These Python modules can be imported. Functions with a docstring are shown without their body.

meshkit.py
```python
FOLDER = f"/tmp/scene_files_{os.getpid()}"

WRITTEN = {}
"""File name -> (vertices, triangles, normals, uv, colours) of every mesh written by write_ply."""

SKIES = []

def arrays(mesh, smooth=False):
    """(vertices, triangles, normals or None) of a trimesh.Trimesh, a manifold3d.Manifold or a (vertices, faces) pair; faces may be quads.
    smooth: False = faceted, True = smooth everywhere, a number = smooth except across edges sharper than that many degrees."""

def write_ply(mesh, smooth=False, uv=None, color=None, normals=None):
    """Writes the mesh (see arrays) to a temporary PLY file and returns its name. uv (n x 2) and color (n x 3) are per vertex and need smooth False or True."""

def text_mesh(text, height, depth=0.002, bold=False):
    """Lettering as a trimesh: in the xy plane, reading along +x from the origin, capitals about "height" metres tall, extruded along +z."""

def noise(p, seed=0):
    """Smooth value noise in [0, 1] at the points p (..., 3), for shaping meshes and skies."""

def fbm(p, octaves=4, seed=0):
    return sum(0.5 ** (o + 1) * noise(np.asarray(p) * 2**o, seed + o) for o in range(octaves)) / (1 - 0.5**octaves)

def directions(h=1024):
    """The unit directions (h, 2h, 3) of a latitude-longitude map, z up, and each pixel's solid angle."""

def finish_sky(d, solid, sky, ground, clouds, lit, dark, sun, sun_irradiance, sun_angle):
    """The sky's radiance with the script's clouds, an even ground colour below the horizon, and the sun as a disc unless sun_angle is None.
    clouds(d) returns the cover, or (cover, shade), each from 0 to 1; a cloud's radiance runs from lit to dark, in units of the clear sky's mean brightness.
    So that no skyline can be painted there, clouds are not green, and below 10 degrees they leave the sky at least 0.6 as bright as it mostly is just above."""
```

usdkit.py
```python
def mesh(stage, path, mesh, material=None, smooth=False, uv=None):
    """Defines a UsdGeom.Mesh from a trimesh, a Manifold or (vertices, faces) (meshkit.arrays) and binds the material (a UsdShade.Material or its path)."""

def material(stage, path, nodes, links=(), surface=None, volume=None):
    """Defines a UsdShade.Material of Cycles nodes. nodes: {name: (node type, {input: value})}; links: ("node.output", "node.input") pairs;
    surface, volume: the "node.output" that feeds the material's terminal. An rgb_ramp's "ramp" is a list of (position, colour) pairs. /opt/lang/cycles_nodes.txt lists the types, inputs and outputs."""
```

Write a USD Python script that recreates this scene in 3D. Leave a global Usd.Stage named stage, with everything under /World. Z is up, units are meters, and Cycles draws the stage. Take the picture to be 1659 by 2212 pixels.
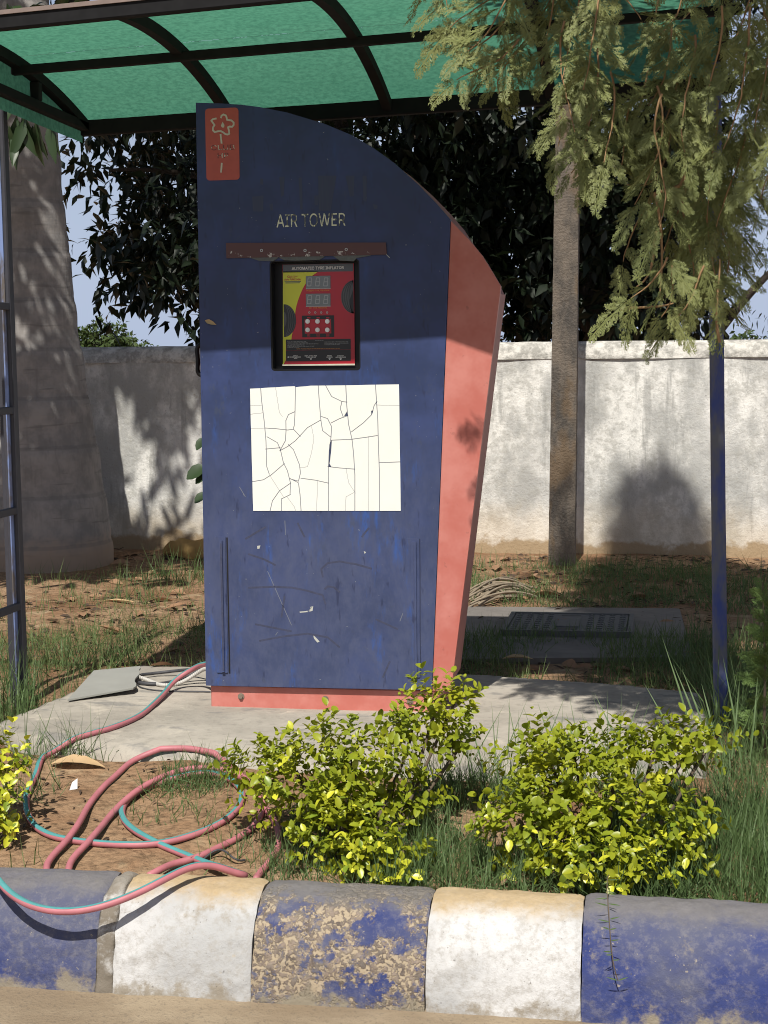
import math, random
import numpy as np, trimesh, usdkit, meshkit
import shapely
from shapely.geometry import Polygon, LineString, Point, box as sbox
from shapely.ops import unary_union
from pxr import Usd, UsdGeom, UsdLux, UsdShade, Gf, Sdf

stage = Usd.Stage.CreateInMemory()
UsdGeom.SetStageUpAxis(stage, UsdGeom.Tokens.z)
UsdGeom.SetStageMetersPerUnit(stage, 1.0)
UsdGeom.Xform.Define(stage, '/World'); UsdGeom.Scope.Define(stage, '/World/Looks')
rng = np.random.default_rng(7); random.seed(7)

# ------------------------------------------------------------------ camera
IW, IH, F, HZ = 1659, 2212, 3500.0, 760.0          # sketch pixels used for measuring
CAM = np.array([0, 0, 1.57])
_p = math.atan((IH / 2 - HZ) / F); _a = math.radians(-10); _ro = math.radians(.6)
_fh = np.array([math.sin(_a), math.cos(_a), 0]); DV = math.cos(_p) * _fh + np.array([0, 0, -math.sin(_p)])
_r0 = np.cross(_fh, [0, 0, 1]); _u0 = np.cross(_r0, DV)
RV = math.cos(_ro) * _r0 - math.sin(_ro) * _u0; UV = math.sin(_ro) * _r0 + math.cos(_ro) * _u0
cam = UsdGeom.Camera.Define(stage, '/World/camera')
M = Gf.Matrix4d(*[float(x) for row in (list(RV) + [0], list(UV) + [0], list(-DV) + [0], list(CAM) + [1]) for x in row])
cam.AddTransformOp().Set(M)
cam.CreateHorizontalApertureAttr(24.0); cam.CreateVerticalApertureAttr(32.0)
cam.CreateFocalLengthAttr(24.0 * F / IW); cam.CreateClippingRangeAttr(Gf.Vec2f(.05, 2000))
cam.CreateExposureAttr(0.20)

# ------------------------------------------------------------------ sky and sun
SUN_EL, SUN_AZ = math.radians(53.9), math.radians(1.5)   # light travels along +y, a touch to +x
TOSUN = np.array([-math.sin(SUN_AZ) * math.cos(SUN_EL), -math.cos(SUN_AZ) * math.cos(SUN_EL), math.sin(SUN_EL)])
dome = UsdLux.DomeLight.Define(stage, '/World/sky')
dome.GetPrim().SetCustomDataByKey('kind', 'structure')
skym = usdkit.material(stage, '/World/Looks/sky', {
    's': ('sky_texture', {'sky_type': 'single_scattering', 'sun_disc': False, 'sun_elevation': SUN_EL,
                          'sun_rotation': math.atan2(TOSUN[0], TOSUN[1]), 'aerosol_density': 2.0}),
    't': ('texture_coordinate', {}), 'x': ('separate_xyz', {}), 'h': ('map_range', {'from_min': 0.0, 'from_max': .55, 'to_min': .85, 'to_max': .08, 'clamp': True, 'range_type': 'smoothstep'}),
    'm': ('mix_color', {'b': (9.0, 10.6, 14.0)}),   # pale haze, thickest at the horizon all round
    'b': ('background_shader', {'strength': .0500})}, [('s.color', 'm.a'), ('t.generated', 'x.vector'), ('x.z', 'h.value'), ('h.result', 'm.fac'), ('m.result', 'b.color')], surface='b.background')
UsdShade.MaterialBindingAPI.Apply(dome.GetPrim()).Bind(skym)
sun = UsdLux.DistantLight.Define(stage, '/World/sun')
sun.CreateNormalizeAttr(True); sun.CreateIntensityAttr(1.25); sun.CreateAngleAttr(.5); sun.CreateColorAttr(Gf.Vec3f(1, .955, .88))
_zx = np.cross([0, 0, 1], TOSUN); _zx /= np.linalg.norm(_zx); _zy = np.cross(TOSUN, _zx)
sun.AddTransformOp().Set(Gf.Matrix4d(*[float(x) for row in (list(_zx) + [0], list(_zy) + [0], list(TOSUN) + [0], [0, 0, 20, 1]) for x in row]))

# ------------------------------------------------------------------ measuring helpers
def ray(px, py): return DV * F + RV * (px - IW / 2) + UV * (IH / 2 - py)
def at_z(px, py, z): q = ray(px, py); return CAM + q * (z - CAM[2]) / q[2]
def at_y(px, py, Y): q = ray(px, py); return CAM + q * Y / q[1]
def proj(P):
    v = np.asarray(P) - CAM; k = v @ DV
    return IW / 2 + F * (v @ RV) / k, IH / 2 - F * (v @ UV) / k
def crop(pts, x0, y0, s): return [((x0 + x / s) / 1.8083, (y0 + y / s) / 1.8083) for x, y in pts]

# ------------------------------------------------------------------ scene helpers
_count = {}
def numbered(parent, name):
    k = _count.get((parent, name), 0); _count[(parent, name)] = k + 1
    return f'{parent}/{name}' + (f'_{k:03d}' if k else '')
def _cd(prim, **kw):
    for k, v in kw.items():
        if v: prim.SetCustomDataByKey(k, v)
BASE = {}
def thing(name, label, cat, base=(0, 0, 0), group=None):
    x = UsdGeom.Xform.Define(stage, numbered('/World', name)); x.AddTranslateOp().Set(Gf.Vec3d(*map(float, base)))
    _cd(x.GetPrim(), label=label, category=cat, group=group)
    BASE[str(x.GetPath())] = np.array(base, float)
    return str(x.GetPath())
def _vf(mesh):
    if hasattr(mesh, 'vertices'): return np.array(mesh.vertices), np.array(mesh.faces)
    return np.array(mesh[0], float), np.array(mesh[1], int)
def tri(f):
    f = np.asarray(f)
    return np.vstack([f[:, [0, 1, 2]], f[:, [0, 2, 3]]]) if f.shape[1] == 4 else f
def part(parent, name, mesh, mat, smooth=False, label=None, kind=None):
    v, f = _vf(mesh); root = '/'.join(parent.split('/')[:3]); v = v - BASE[root]
    p = numbered(parent, name)
    m = usdkit.mesh(stage, p, trimesh.Trimesh(v, tri(f), process=False), mat, smooth=smooth)
    _cd(m.GetPrim(), label=label, kind=kind)
    return p
def solo(name, mesh, mat, label=None, cat=None, group=None, kind=None, smooth=False):
    v, f = _vf(mesh)
    p = numbered('/World', name)
    m = usdkit.mesh(stage, p, trimesh.Trimesh(v, tri(f), process=False), mat, smooth=smooth)
    _cd(m.GetPrim(), label=label, category=cat, group=group, kind=kind)
    BASE[p] = np.zeros(3)
    return p
def join(*ms):
    V, Fs, n = [], [], 0
    for m in ms:
        v, f = _vf(m); f = tri(f); V.append(v); Fs.append(f + n); n += len(v)
    return np.vstack(V), np.vstack(Fs)
def box(x0, x1, y0, y1, z0, z1):
    b = trimesh.creation.box((x1 - x0, y1 - y0, z1 - z0)); b.apply_translation(((x0 + x1) / 2, (y0 + y1) / 2, (z0 + z1) / 2)); return b
def rbox(x0, x1, y0, y1, z0, z1, c=.004):
    """box with chamfered edges: hull of three crossing boxes"""
    v = []
    for a in range(3):
        d = [c, c, c]; d[a] = 0
        for s in np.ndindex(2, 2, 2):
            v.append([(x0 + d[0], x1 - d[0])[s[0]], (y0 + d[1], y1 - d[1])[s[1]], (z0 + d[2], z1 - d[2])[s[2]]])
    return trimesh.convex.convex_hull(np.array(v))
def beam(p, q, w, h, up=(0, 0, 1)):
    p, q = np.array(p, float), np.array(q, float); a = q - p; L = np.linalg.norm(a); a /= L
    s = np.cross(a, up); s /= np.linalg.norm(s); t = np.cross(s, a)
    b = rbox(-w / 2, w / 2, 0, L, -h / 2, h / 2, min(w, h) * .1)
    v = b.vertices @ np.array([s, a, t]) + p
    return v, b.faces
def frames(P):
    P = np.asarray(P, float); T = np.gradient(P, axis=0); T /= np.linalg.norm(T, axis=1)[:, None]
    n = np.cross(T[0], [0, 0, 1.0])
    if np.linalg.norm(n) < .05: n = np.cross(T[0], [1.0, 0, 0])
    N = []
    for t in T:
        n = n - t * (n @ t); n = n / np.linalg.norm(n); N.append(n)
    N = np.array(N); return P, T, N, np.cross(T, N)
def tube(P, r, n=8, cap=True):
    P, T, N, B = frames(P); r = np.broadcast_to(np.asarray(r, float), (len(P),))
    a = np.arange(n) / n * 2 * np.pi
    v = (P[:, None] + r[:, None, None] * (np.cos(a)[None, :, None] * N[:, None] + np.sin(a)[None, :, None] * B[:, None])).reshape(-1, 3)
    f = []
    for i in range(len(P) - 1):
        for k in range(n):
            f.append([i * n + k, i * n + (k + 1) % n, (i + 1) * n + (k + 1) % n, (i + 1) * n + k])
    f = tri(np.array(f))
    if cap:
        c = len(v); v = np.vstack([v, P[0], P[-1]]); e = (len(P) - 1) * n
        f = np.vstack([f, [[c, (k + 1) % n, k] for k in range(n)], [[c + 1, e + k, e + (k + 1) % n] for k in range(n)]])
    return v, f
def spline(P, step=.02):
    from scipy.interpolate import splprep, splev
    P = np.asarray(P, float); tck, _ = splprep(P.T, s=0, k=min(3, len(P) - 1))
    L = np.linalg.norm(np.diff(P, axis=0), axis=1).sum()
    return np.array(splev(np.linspace(0, 1, max(8, int(L / step))), tck)).T
def xz(pts, Y): return [(lambda q: (q[0], q[2]))(at_y(px, py, Y)) for px, py in pts]
def poly(pts, Y): return Polygon(xz(pts, Y))
def ext(pg, y0, y1):
    """extrude a polygon of the (x, z) plane from depth y0 to y1 (front face towards the viewer at y0)"""
    out = []
    for g in getattr(pg, 'geoms', [pg]):
        if g.is_empty or g.area < 1e-9: continue
        m = trimesh.creation.extrude_polygon(g, y1 - y0, engine='earcut'); v = m.vertices
        out.append(trimesh.Trimesh(np.c_[v[:, 0], y1 - v[:, 2], v[:, 1]], m.faces, process=False))
    return trimesh.util.concatenate(out)
def strokes(lines, w, Y): return unary_union([LineString(xz(l, Y)).buffer(w / 2, cap_style=2) for l in lines])
def rrect(x0, y0, x1, y1, r, Y):
    a, b = at_y(x0, y0, Y), at_y(x1, y1, Y)
    return sbox(min(a[0], b[0]) + r, min(a[2], b[2]) + r, max(a[0], b[0]) - r, max(a[2], b[2]) - r).buffer(r, quad_segs=4)
def lettering(s, px, py, hpx, Y, wpx=None, depth=.0004, bold=False):
    a = at_y(px, py, Y); k = (a - CAM) @ DV / F
    m = meshkit.text_mesh(s, hpx * k, depth, bold); v = np.array(m.vertices)
    if wpx: v[:, 0] *= wpx * k / v[:, 0].max()
    return trimesh.Trimesh(np.c_[v[:, 0] + a[0], Y - v[:, 2], v[:, 1] + a[2]], m.faces, process=False)
def unit(v): return v / np.maximum(np.linalg.norm(v, axis=-1, keepdims=True), 1e-9)
def rdir(n): return unit(rng.normal(size=(n, 3)))

# ------------------------------------------------------------------ materials
class G:
    def __init__(self): self.n, self.l, self.k = {}, [], 0
    def add(self, kind, ins=None, **links):
        self.k += 1; name = f'n{self.k}'; vals = {}
        for k, v in {**(ins or {}), **links}.items():
            if isinstance(v, str) and '.' in v: self.l.append((v, f'{name}.{k}'))
            else: vals[k] = v
        self.n[name] = (kind, vals); return name
    def pos(self, s=(1, 1, 1)):
        if 'geo' not in self.n: self.n['geo'] = ('geometry', {})
        if tuple(s) == (1, 1, 1): return 'geo.position'
        return self.add('vector_math', {'math_type': 'multiply', 'vector2': s}, vector1='geo.position') + '.vector'
    def noise(self, scale, detail=4, rough=.6, s=(1, 1, 1), off=0, dist=0):
        v = self.pos(s)
        if off: v = self.add('vector_math', {'math_type': 'add', 'vector2': (off, off * .7, off * 1.3)}, vector1=v) + '.vector'
        return self.add('noise_texture', {'scale': scale, 'detail': detail, 'roughness': rough, 'distortion': dist}, vector=v) + '.fac'
    def voro(self, scale, s=(1, 1, 1), feature='f1', out='distance'):
        return self.add('voronoi_texture', {'scale': scale, 'feature': feature}, vector=self.pos(s)) + '.' + out
    def rand(self):
        if 'geo' not in self.n: self.n['geo'] = ('geometry', {})
        return 'geo.random_per_island'
    def z(self, axis='z'): return self.add('separate_xyz', vector=self.pos()) + '.' + axis
    def ramp(self, fac, stops): return self.add('rgb_ramp', {'ramp': stops}, fac=fac) + '.color'
    def step(self, v, a, b): return self.add('map_range', {'from_min': a, 'from_max': b, 'clamp': True, 'range_type': 'smoothstep'}, value=v) + '.result'
    def mix(self, fac, a, b, mode='mix'): return self.add('mix_color', {'blend_type': mode}, fac=fac, a=a, b=b) + '.result'
    def math(self, op, a, b): return self.add('math', {'math_type': op}, value1=a, value2=b) + '.value'
    def bump(self, h, dist=.01, strength=1.0): return self.add('bump', {'distance': dist, 'strength': strength}, height=h) + '.normal'
    def done(self, name, color, rough=.7, normal=None, spec=.5, metal=0, trans=None, tcol=None):
        kw = dict(base_color=color, roughness=rough)
        if normal: kw['normal'] = normal
        p = self.add('principled_bsdf', {'specular_ior_level': spec, 'metallic': metal}, **kw)
        surf = p + '.BSDF'
        if trans:
            t = self.add('translucent_bsdf', color=tcol or color)
            surf = self.add('mix_closure', {'fac': trans}, closure1=surf, closure2=t + '.BSDF') + '.closure'
        return usdkit.material(stage, f'/World/Looks/{name}', self.n, self.l, surface=surf)
def plain(name, c, rough=.6, spec=.5, metal=0, var=.25, scale=30, bump=.0):
    g = G(); n = g.noise(scale, 5, .65)
    col = g.mix(n, tuple(x * (1 - var) for x in c), tuple(min(1, x * (1 + var)) for x in c))
    return g.done(name, col, rough, g.bump(n, bump) if bump else None, spec, metal)
def leafmat(name, stops, rough=.45, trans=.25, tcol=None, spec=.4, pos_scale=0):
    g = G(); f = g.rand()
    if pos_scale: f = g.math('add', g.math('multiply', f, .55), g.math('multiply', g.noise(pos_scale, 2), .5))
    c = g.ramp(f, stops); return g.done(name, c, rough, None, spec, 0, trans, tcol)

MAT = {}
# blue enamel of the tower: navy, dust lower down, bright scraped streaks, specks and scratches
g = G()
n1 = g.noise(5, 6, .65); n2 = g.noise(2.2, 5, .7, (6, 6, 1.2)); n3 = g.noise(40, 3, .6, (1, 1, .25), 5); sp = g.noise(95, 2, .5, off=11)
col = g.mix(g.step(n1, .35, .7), (.018, .031, .088), (.029, .047, .142))
grime = g.noise(5, 8, .75, (1, 1, .6), 9, .6); fine = g.noise(30, 6, .75, (1, 1, .45), 21)
dust = g.math('multiply', g.step(g.z(), 1.55, .75), g.math('add', .30, g.math('add', g.math('multiply', g.step(grime, .36, .64), .34), g.math('multiply', g.step(fine, .42, .62), .22))))
col = g.mix(dust, col, (.068, .082, .148))
wipe = g.math('multiply', g.step(n2, .54, .68), g.step(g.noise(13, 6, .75, (1, 1, .3), 3), .44, .58))
col = g.mix(g.math('multiply', wipe, g.math('add', .25, g.math('multiply', g.step(g.z(), 1.5, .9), .5))), col, (.024, .080, .30))
col = g.mix(g.math('multiply', g.step(n3, .60, .70), .55), col, (.013, .017, .05))
col = g.mix(g.math('multiply', g.step(g.noise(16, 6, .8, (1, 1, .5), 41), .60, .70), .35), col, (.05, .06, .075))
col = g.mix(g.math('multiply', g.step(sp, .765, .785), .6), col, (.34, .35, .34))
MAT['blue'] = g.done('blue_enamel', col, g.ramp(n1, [(0, (.34,) * 3), (1, (.62,) * 3)]), g.bump(g.noise(3, 3), .004, .35), .45)
g = G()
n1 = g.noise(4, 5, .65, off=2); n2 = g.noise(26, 4, .65)
col = g.mix(g.step(n1, .38, .66), (.47, .140, .110), (.56, .215, .180))
col = g.mix(g.math('multiply', g.step(g.noise(6, 5, .7, (1, 1, .3), 8), .58, .72), .7), col, (.40, .05, .035))
col = g.mix(g.math('multiply', g.step(n2, .66, .72), .45), col, (.25, .10, .08))
MAT['red'] = g.done('faded_red_enamel', col, .5, g.bump(n1, .003, .3), .4)
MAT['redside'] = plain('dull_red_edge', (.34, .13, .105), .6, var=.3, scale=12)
MAT['badge'] = plain('badge_red', (.42, .075, .05), .5, var=.2)
MAT['cream'] = plain('cream_vinyl', (.52, .50, .40), .5)
g = G(); n = g.noise(55, 3, .6, (1, 1, .7), 3)
MAT['peeled'] = g.done('peeled_vinyl', g.mix(g.step(n, .45, .52), (.10, .105, .085), (.62, .62, .46)), .5)
g = G(); n = g.noise(70, 3, .6, (1, 1, .7), 17)
MAT['peeledred'] = g.done('peeled_vinyl_red', g.mix(g.step(n, .49, .54), (.13, .035, .03), (.50, .47, .38)), .5)
g = G(); n = g.noise(160, 2, .6, (1, 1, .04)); MAT['residue'] = g.done('glue_residue', g.mix(n, (.026, .036, .085), (.042, .054, .098)), .6)
g = G(); n = g.noise(28, 5, .7); m_ = g.step(g.math('add', n, g.math('multiply', g.step(g.z(), 1.925, 1.895), .14)), .70, .74)
MAT['scuff'] = plain('scuff_dark', (.038, .044, .085), .7, var=.6, scale=60); MAT['scratch'] = plain('scratch_pale', (.20, .21, .22), .7); MAT['chip'] = plain('chip_pale', (.42, .42, .38), .8)
MAT['maroon'] = g.done('maroon_paint', g.mix(m_, (.085, .032, .030), (.46, .43, .40)), .5)
MAT['putty'] = plain('grey_putty', (.12, .13, .13), .9, scale=60, bump=.004)
MAT['black'] = plain('black_plastic', (.006, .006, .007), .45, spec=.3)
MAT['blackp'] = plain('black_print', (.010, .010, .011), .35)
MAT['printred'] = plain('print_red', (.42, .012, .025), .28, var=.12, scale=8)
MAT['printyel'] = plain('print_yellow', (.58, .60, .03), .28, var=.08, scale=8)
MAT['printgrey'] = plain('print_grey', (.085, .095, .105), .3)
MAT['lcd'] = plain('display_grey', (.17, .19, .20), .25, var=.06)
MAT['seg'] = plain('segment_grey', (.42, .44, .44), .35, var=.05)
MAT['white'] = plain('print_white', (.72, .72, .70), .45, var=.06)
MAT['orange'] = plain('print_orange', (.75, .30, .06), .4)
MAT['tyre'] = plain('tyre_print', (.020, .021, .023), .35, var=.3)
MAT['tyrelit'] = plain('tyre_print_grey', (.075, .08, .085), .35, var=.3)
MAT['metal'] = plain('steel', (.62, .60, .54), .28, metal=1, var=.2)
MAT['dullmetal'] = plain('dull_bolt', (.26, .22, .17), .55, metal=.6, var=.3)
g = G(); n = g.noise(14, 4, .6)
MAT['sticker'] = g.done('white_sticker', g.mix(n, (.70, .70, .655), (.78, .78, .73)), .42, g.bump(g.noise(9, 3), .003, .3))
# boundary wall whitewash with grey lichen, specks, soil splash at the bottom
g = G()
n1 = g.noise(3.0, 7, .68, (1, 1, .55)); n2 = g.noise(20, 6, .72); n3 = g.noise(70, 3, .6, off=4); n4 = g.noise(1.4, 4, .6, off=7)
col = g.mix(g.step(n1, .36, .58), (.76, .75, .705), (.40, .40, .38))
col = g.mix(g.math('multiply', g.step(n2, .47, .62), .6), col, (.40, .395, .36))
col = g.mix(g.math('multiply', g.step(n4, .50, .64), .45), col, (.80, .79, .755))
col = g.mix(g.math('multiply', g.step(n3, .62, .70), .45), col, (.25, .24, .22))
col = g.mix(g.math('multiply', g.step(g.noise(5, 5, .7, (2, 2, .25), 12), .56, .68), .55), col, (.26, .26, .245))
low = g.math('subtract', g.z(), g.math('multiply', g.noise(4, 5, .65), .34))
col = g.mix(g.step(low, .225, .175), col, (.22, .155, .095))
col = g.mix(g.math('multiply', g.step(low, .50, .24), .40), col, (.55, .43, .27))
MAT['wall'] = g.done('whitewashed_wall', col, .9, g.bump(g.math('add', g.math('multiply', n2, .6), n1), .02, .7), .2)
g = G(); n = g.noise(16, 6, .7); n2 = g.noise(3, 5, .7)
col = g.mix(g.step(n, .40, .62), (.62, .60, .55), (.33, .32, .29)); col = g.mix(g.math('multiply', g.step(n2, .5, .62), .5), col, (.24, .235, .22))
MAT['coping'] = g.done('coping_plaster', col, .9, g.bump(n, .02), .2)
# kerb paints
def kerbmat(name, paint, paint2, bare, lo, hi, stone=False, topc=(.26, .22, .16), seed=0):
    g = G(); n1 = g.noise(9, 7, .7, off=seed); n2 = g.noise(3.2, 4, .6, off=seed + 3); fine = g.noise(70, 4, .65, off=1)
    col = g.mix(g.step(n2, .36, .64), paint, paint2)
    wear = g.math('add', n1, g.math('multiply', g.step(g.z(), .07, .0), .15))
    wear = g.math('add', wear, g.math('multiply', g.noise(40, 3, .6, off=seed + 6), .06))
    h = g.math('multiply', n1, .6)
    if stone:
        ch = g.noise(7, 6, .7, off=seed); vor = g.noise(26, 3, .6, off=3); vd = g.math('subtract', 1.0, g.noise(105, 3, .55, off=6, dist=.4))
        m = g.step(g.math('add', g.math('multiply', g.noise(40, 4, .7, off=9), .35), ch), .635, .705)
        pebble = g.mix(g.step(vd, .44, .56), g.mix(g.step(vor, .35, .65), (.10, .08, .068), (.24, .19, .15)), (.36, .29, .20))
        col = g.mix(m, col, pebble); h = g.math('subtract', h, g.math('multiply', m, g.math('multiply', g.step(vd, .46, .54), .25)))
    col = g.mix(g.math('multiply', g.step(g.noise(40, 6, .78, off=seed + 1), .45, .66), .6 if paint[0] > .3 else .26), col, tuple(.5 * x + .14 for x in bare))
    col = g.mix(g.math('multiply', g.step(g.math('add', g.noise(52, 5, .72, off=seed + 20), g.math('multiply', n1, .25)), .78, .82), .8), col, tuple(1.15 * x for x in bare))
    col = g.mix(g.step(wear, lo - .03, hi + .05), col, tuple(.8 * x for x in bare))
    col = g.mix(g.math('multiply', g.step(g.noise(120, 2, .6, off=seed), .70, .74), .6), col, (.10, .09, .08))
    top = g.step(g.math('add', g.z(), g.math('multiply', n1, .07)), .235, .272)
    col = g.mix(g.math('multiply', top, .85), col, g.mix(fine, tuple(x * .7 for x in topc), tuple(x * 1.25 for x in topc)))
    return g.done(name, col, .82, g.bump(g.math('add', h, g.math('multiply', fine, .3)), .010, .9), .25)
MAT['kerbblue'] = kerbmat('kerb_blue', (.028, .042, .150), (.085, .092, .145), (.30, .26, .20), .66, .72, seed=2, topc=(.17, .16, .155))
MAT['kerbblue2'] = kerbmat('kerb_blue_chipped', (.030, .043, .14), (.09, .095, .145), (.30, .26, .19), .66, .72, True, seed=5, topc=(.17, .16, .15))
MAT['kerbwhite'] = kerbmat('kerb_white', (.54, .535, .525), (.38, .38, .375), (.34, .30, .24), .62, .70, seed=8, topc=(.42, .30, .15))
MAT['kerbjoint'] = kerbmat('kerb_joint_broken', (.50, .49, .47), (.36, .35, .33), (.22, .19, .15), .54, .60, seed=14, topc=(.24, .21, .17))
MAT['mortar'] = plain('mortar', (.27, .24, .20), .95, var=.5, scale=35, bump=.02)
# concrete, soil, road
g = G(); n1 = g.noise(2.2, 6, .65); n2 = g.noise(24, 5, .7); n3 = g.noise(5, 4, .6, (1, 2.2, 1), 4)
col = g.mix(g.step(n1, .35, .65), (.29, .265, .225), (.40, .365, .31)); col = g.mix(g.math('multiply', g.step(n2, .5, .66), .4), col, (.20, .185, .16))
col = g.mix(g.math('multiply', g.step(n3, .57, .66), .5), col, (.145, .145, .145)); col = g.mix(g.math('multiply', g.step(g.noise(7, 4, off=8), .6, .7), .6), col, (.50, .45, .37))
MAT['concrete'] = g.done('concrete', col, .9, g.bump(g.math('add', n1, g.math('multiply', n2, .5)), .012, .7), .2)
g = G(); n1 = g.noise(1.6, 6, .66); n2 = g.noise(30, 5, .7); v = g.voro(38)
col = g.mix(g.step(n1, .36, .64), (.235, .130, .070), (.34, .225, .135)); col = g.mix(g.math('multiply', g.step(n2, .46, .64), .6), col, (.13, .085, .05))
col = g.mix(g.math('multiply', g.step(g.noise(6, 4, off=5), .55, .68), .6), col, (.42, .32, .20))
MAT['soil'] = g.done('soil', col, .95, g.bump(g.math('add', n2, g.math('multiply', v, -.5)), .03, .8), .15)
g = G(); n1 = g.noise(2.5, 6, .65, (1, 1.8, 1)); n2 = g.noise(90, 4, .7)
col = g.mix(g.step(n1, .36, .64), (.235, .180, .120), (.32, .255, .175)); col = g.mix(g.math('multiply', g.step(n2, .54, .66), .45), col, (.13, .11, .085))
MAT['road'] = g.done('dusty_road', col, .92, g.bump(n2, .008, .7), .2)
g = G(); n1 = g.noise(7, 5, .65); n2 = g.noise(45, 4, .6, (1, 1, .12)); zz = g.z(); n3 = g.noise(9, 3, .6, (.25, .25, 3))
col = g.mix(g.step(n1, .35, .65), (.20, .195, .19), (.30, .285, .27)); col = g.mix(g.math('multiply', g.step(n2, .52, .66), .25), col, (.15, .14, .135)); col = g.mix(g.math('multiply', g.step(n3, .60, .68), .45), col, (.12, .115, .11))
col = g.mix(g.math('multiply', g.step(g.math('subtract', zz, g.math('multiply', n1, .25)), .42, .22), .8), col, (.33, .24, .17))
col = g.mix(g.math('multiply', g.step(g.math('cosine', g.math('add', g.math('multiply', zz, 21.363), g.math('multiply', n1, .5)), 0), -.95, -.99), .28), col, (.11, .105, .10))
MAT['palm'] = g.done('palm_bark', col, .9, g.bump(g.math('add', n2, n3), .006, .5), .2)
g = G(); n1 = g.noise(9, 6, .7, (1, 1, .4)); n2 = g.noise(70, 3, .6); n3 = g.noise(2.0, 4, .6, (2, 2, 1), 5)
col = g.mix(g.step(n1, .38, .62), (.155, .130, .105), (.075, .068, .060)); col = g.mix(g.math('multiply', g.step(n3, .5, .62), .6), col, (.15, .10, .055))
col = g.mix(g.math('multiply', g.step(n2, .6, .68), .6), col, (.10, .09, .08))
MAT['pole'] = g.done('weathered_pole', col, .9, g.bump(g.math('add', n1, n2), .012, .7), .2)
MAT['bark'] = plain('bark', (.055, .042, .032), .95, var=.5, scale=18, bump=.03)
MAT['twig'] = plain('twig_brown', (.28, .17, .08), .8, var=.3)
MAT['twiggrey'] = plain('twig_grey', (.10, .075, .05), .9, var=.4)
MAT['frame'] = plain('dark_steel_frame', (.016, .016, .017), .9, .1, var=.5, scale=15)
g = G(); n = g.noise(10, 5, .7, (1, 1, .3)); MAT['postblue'] = g.done('post_blue_paint', g.mix(g.step(n, .40, .62), (.035, .06, .24), (.12, .125, .15)), .55)
g = G(); n = g.noise(10, 5, .7, (1, 1, .3)); MAT['postgrey'] = g.done('post_worn_paint', g.mix(g.step(n, .42, .60), (.16, .22, .42), (.10, .085, .075)), .55)
MAT['postdark'] = plain('post_dark', (.035, .035, .045), .6, var=.4)
MAT['primer'] = plain('beam_primer', (.20, .150, .130), .7, var=.4)
# green roof sheet
g = G(); n1 = g.noise(55, 4, .7); n2 = g.noise(2.5, 4, .6)
col = g.mix(g.step(n1, .33, .64), (.032, .13, .085), (.085, .275, .18)); col = g.mix(g.math('multiply', g.step(n2, .52, .72), .35), col, (.02, .13, .08))
sx = g.add('separate_xyz', vector=g.pos()); dirt = g.math('multiply', g.step(sx + '.y', 4.98, 4.75), g.step(g.noise(11, 5, .7, (.5, 2, 1)), .42, .62))
col = g.mix(g.math('multiply', dirt, .8), col, (.012, .05, .03))
pb = g.add('principled_bsdf', {'roughness': .5, 'specular_ior_level': .3}, base_color=col)
tb = g.add('translucent_bsdf', color=g.mix(.5, col, g.mix(n1, (.070, .265, .17), (.135, .385, .26))))
mx = g.add('mix_closure', {'fac': .62}, closure1=pb + '.BSDF', closure2=tb + '.BSDF')
MAT['roof'] = usdkit.material(stage, '/World/Looks/green_roof_sheet', g.n, g.l, surface=mx + '.closure')
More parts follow.
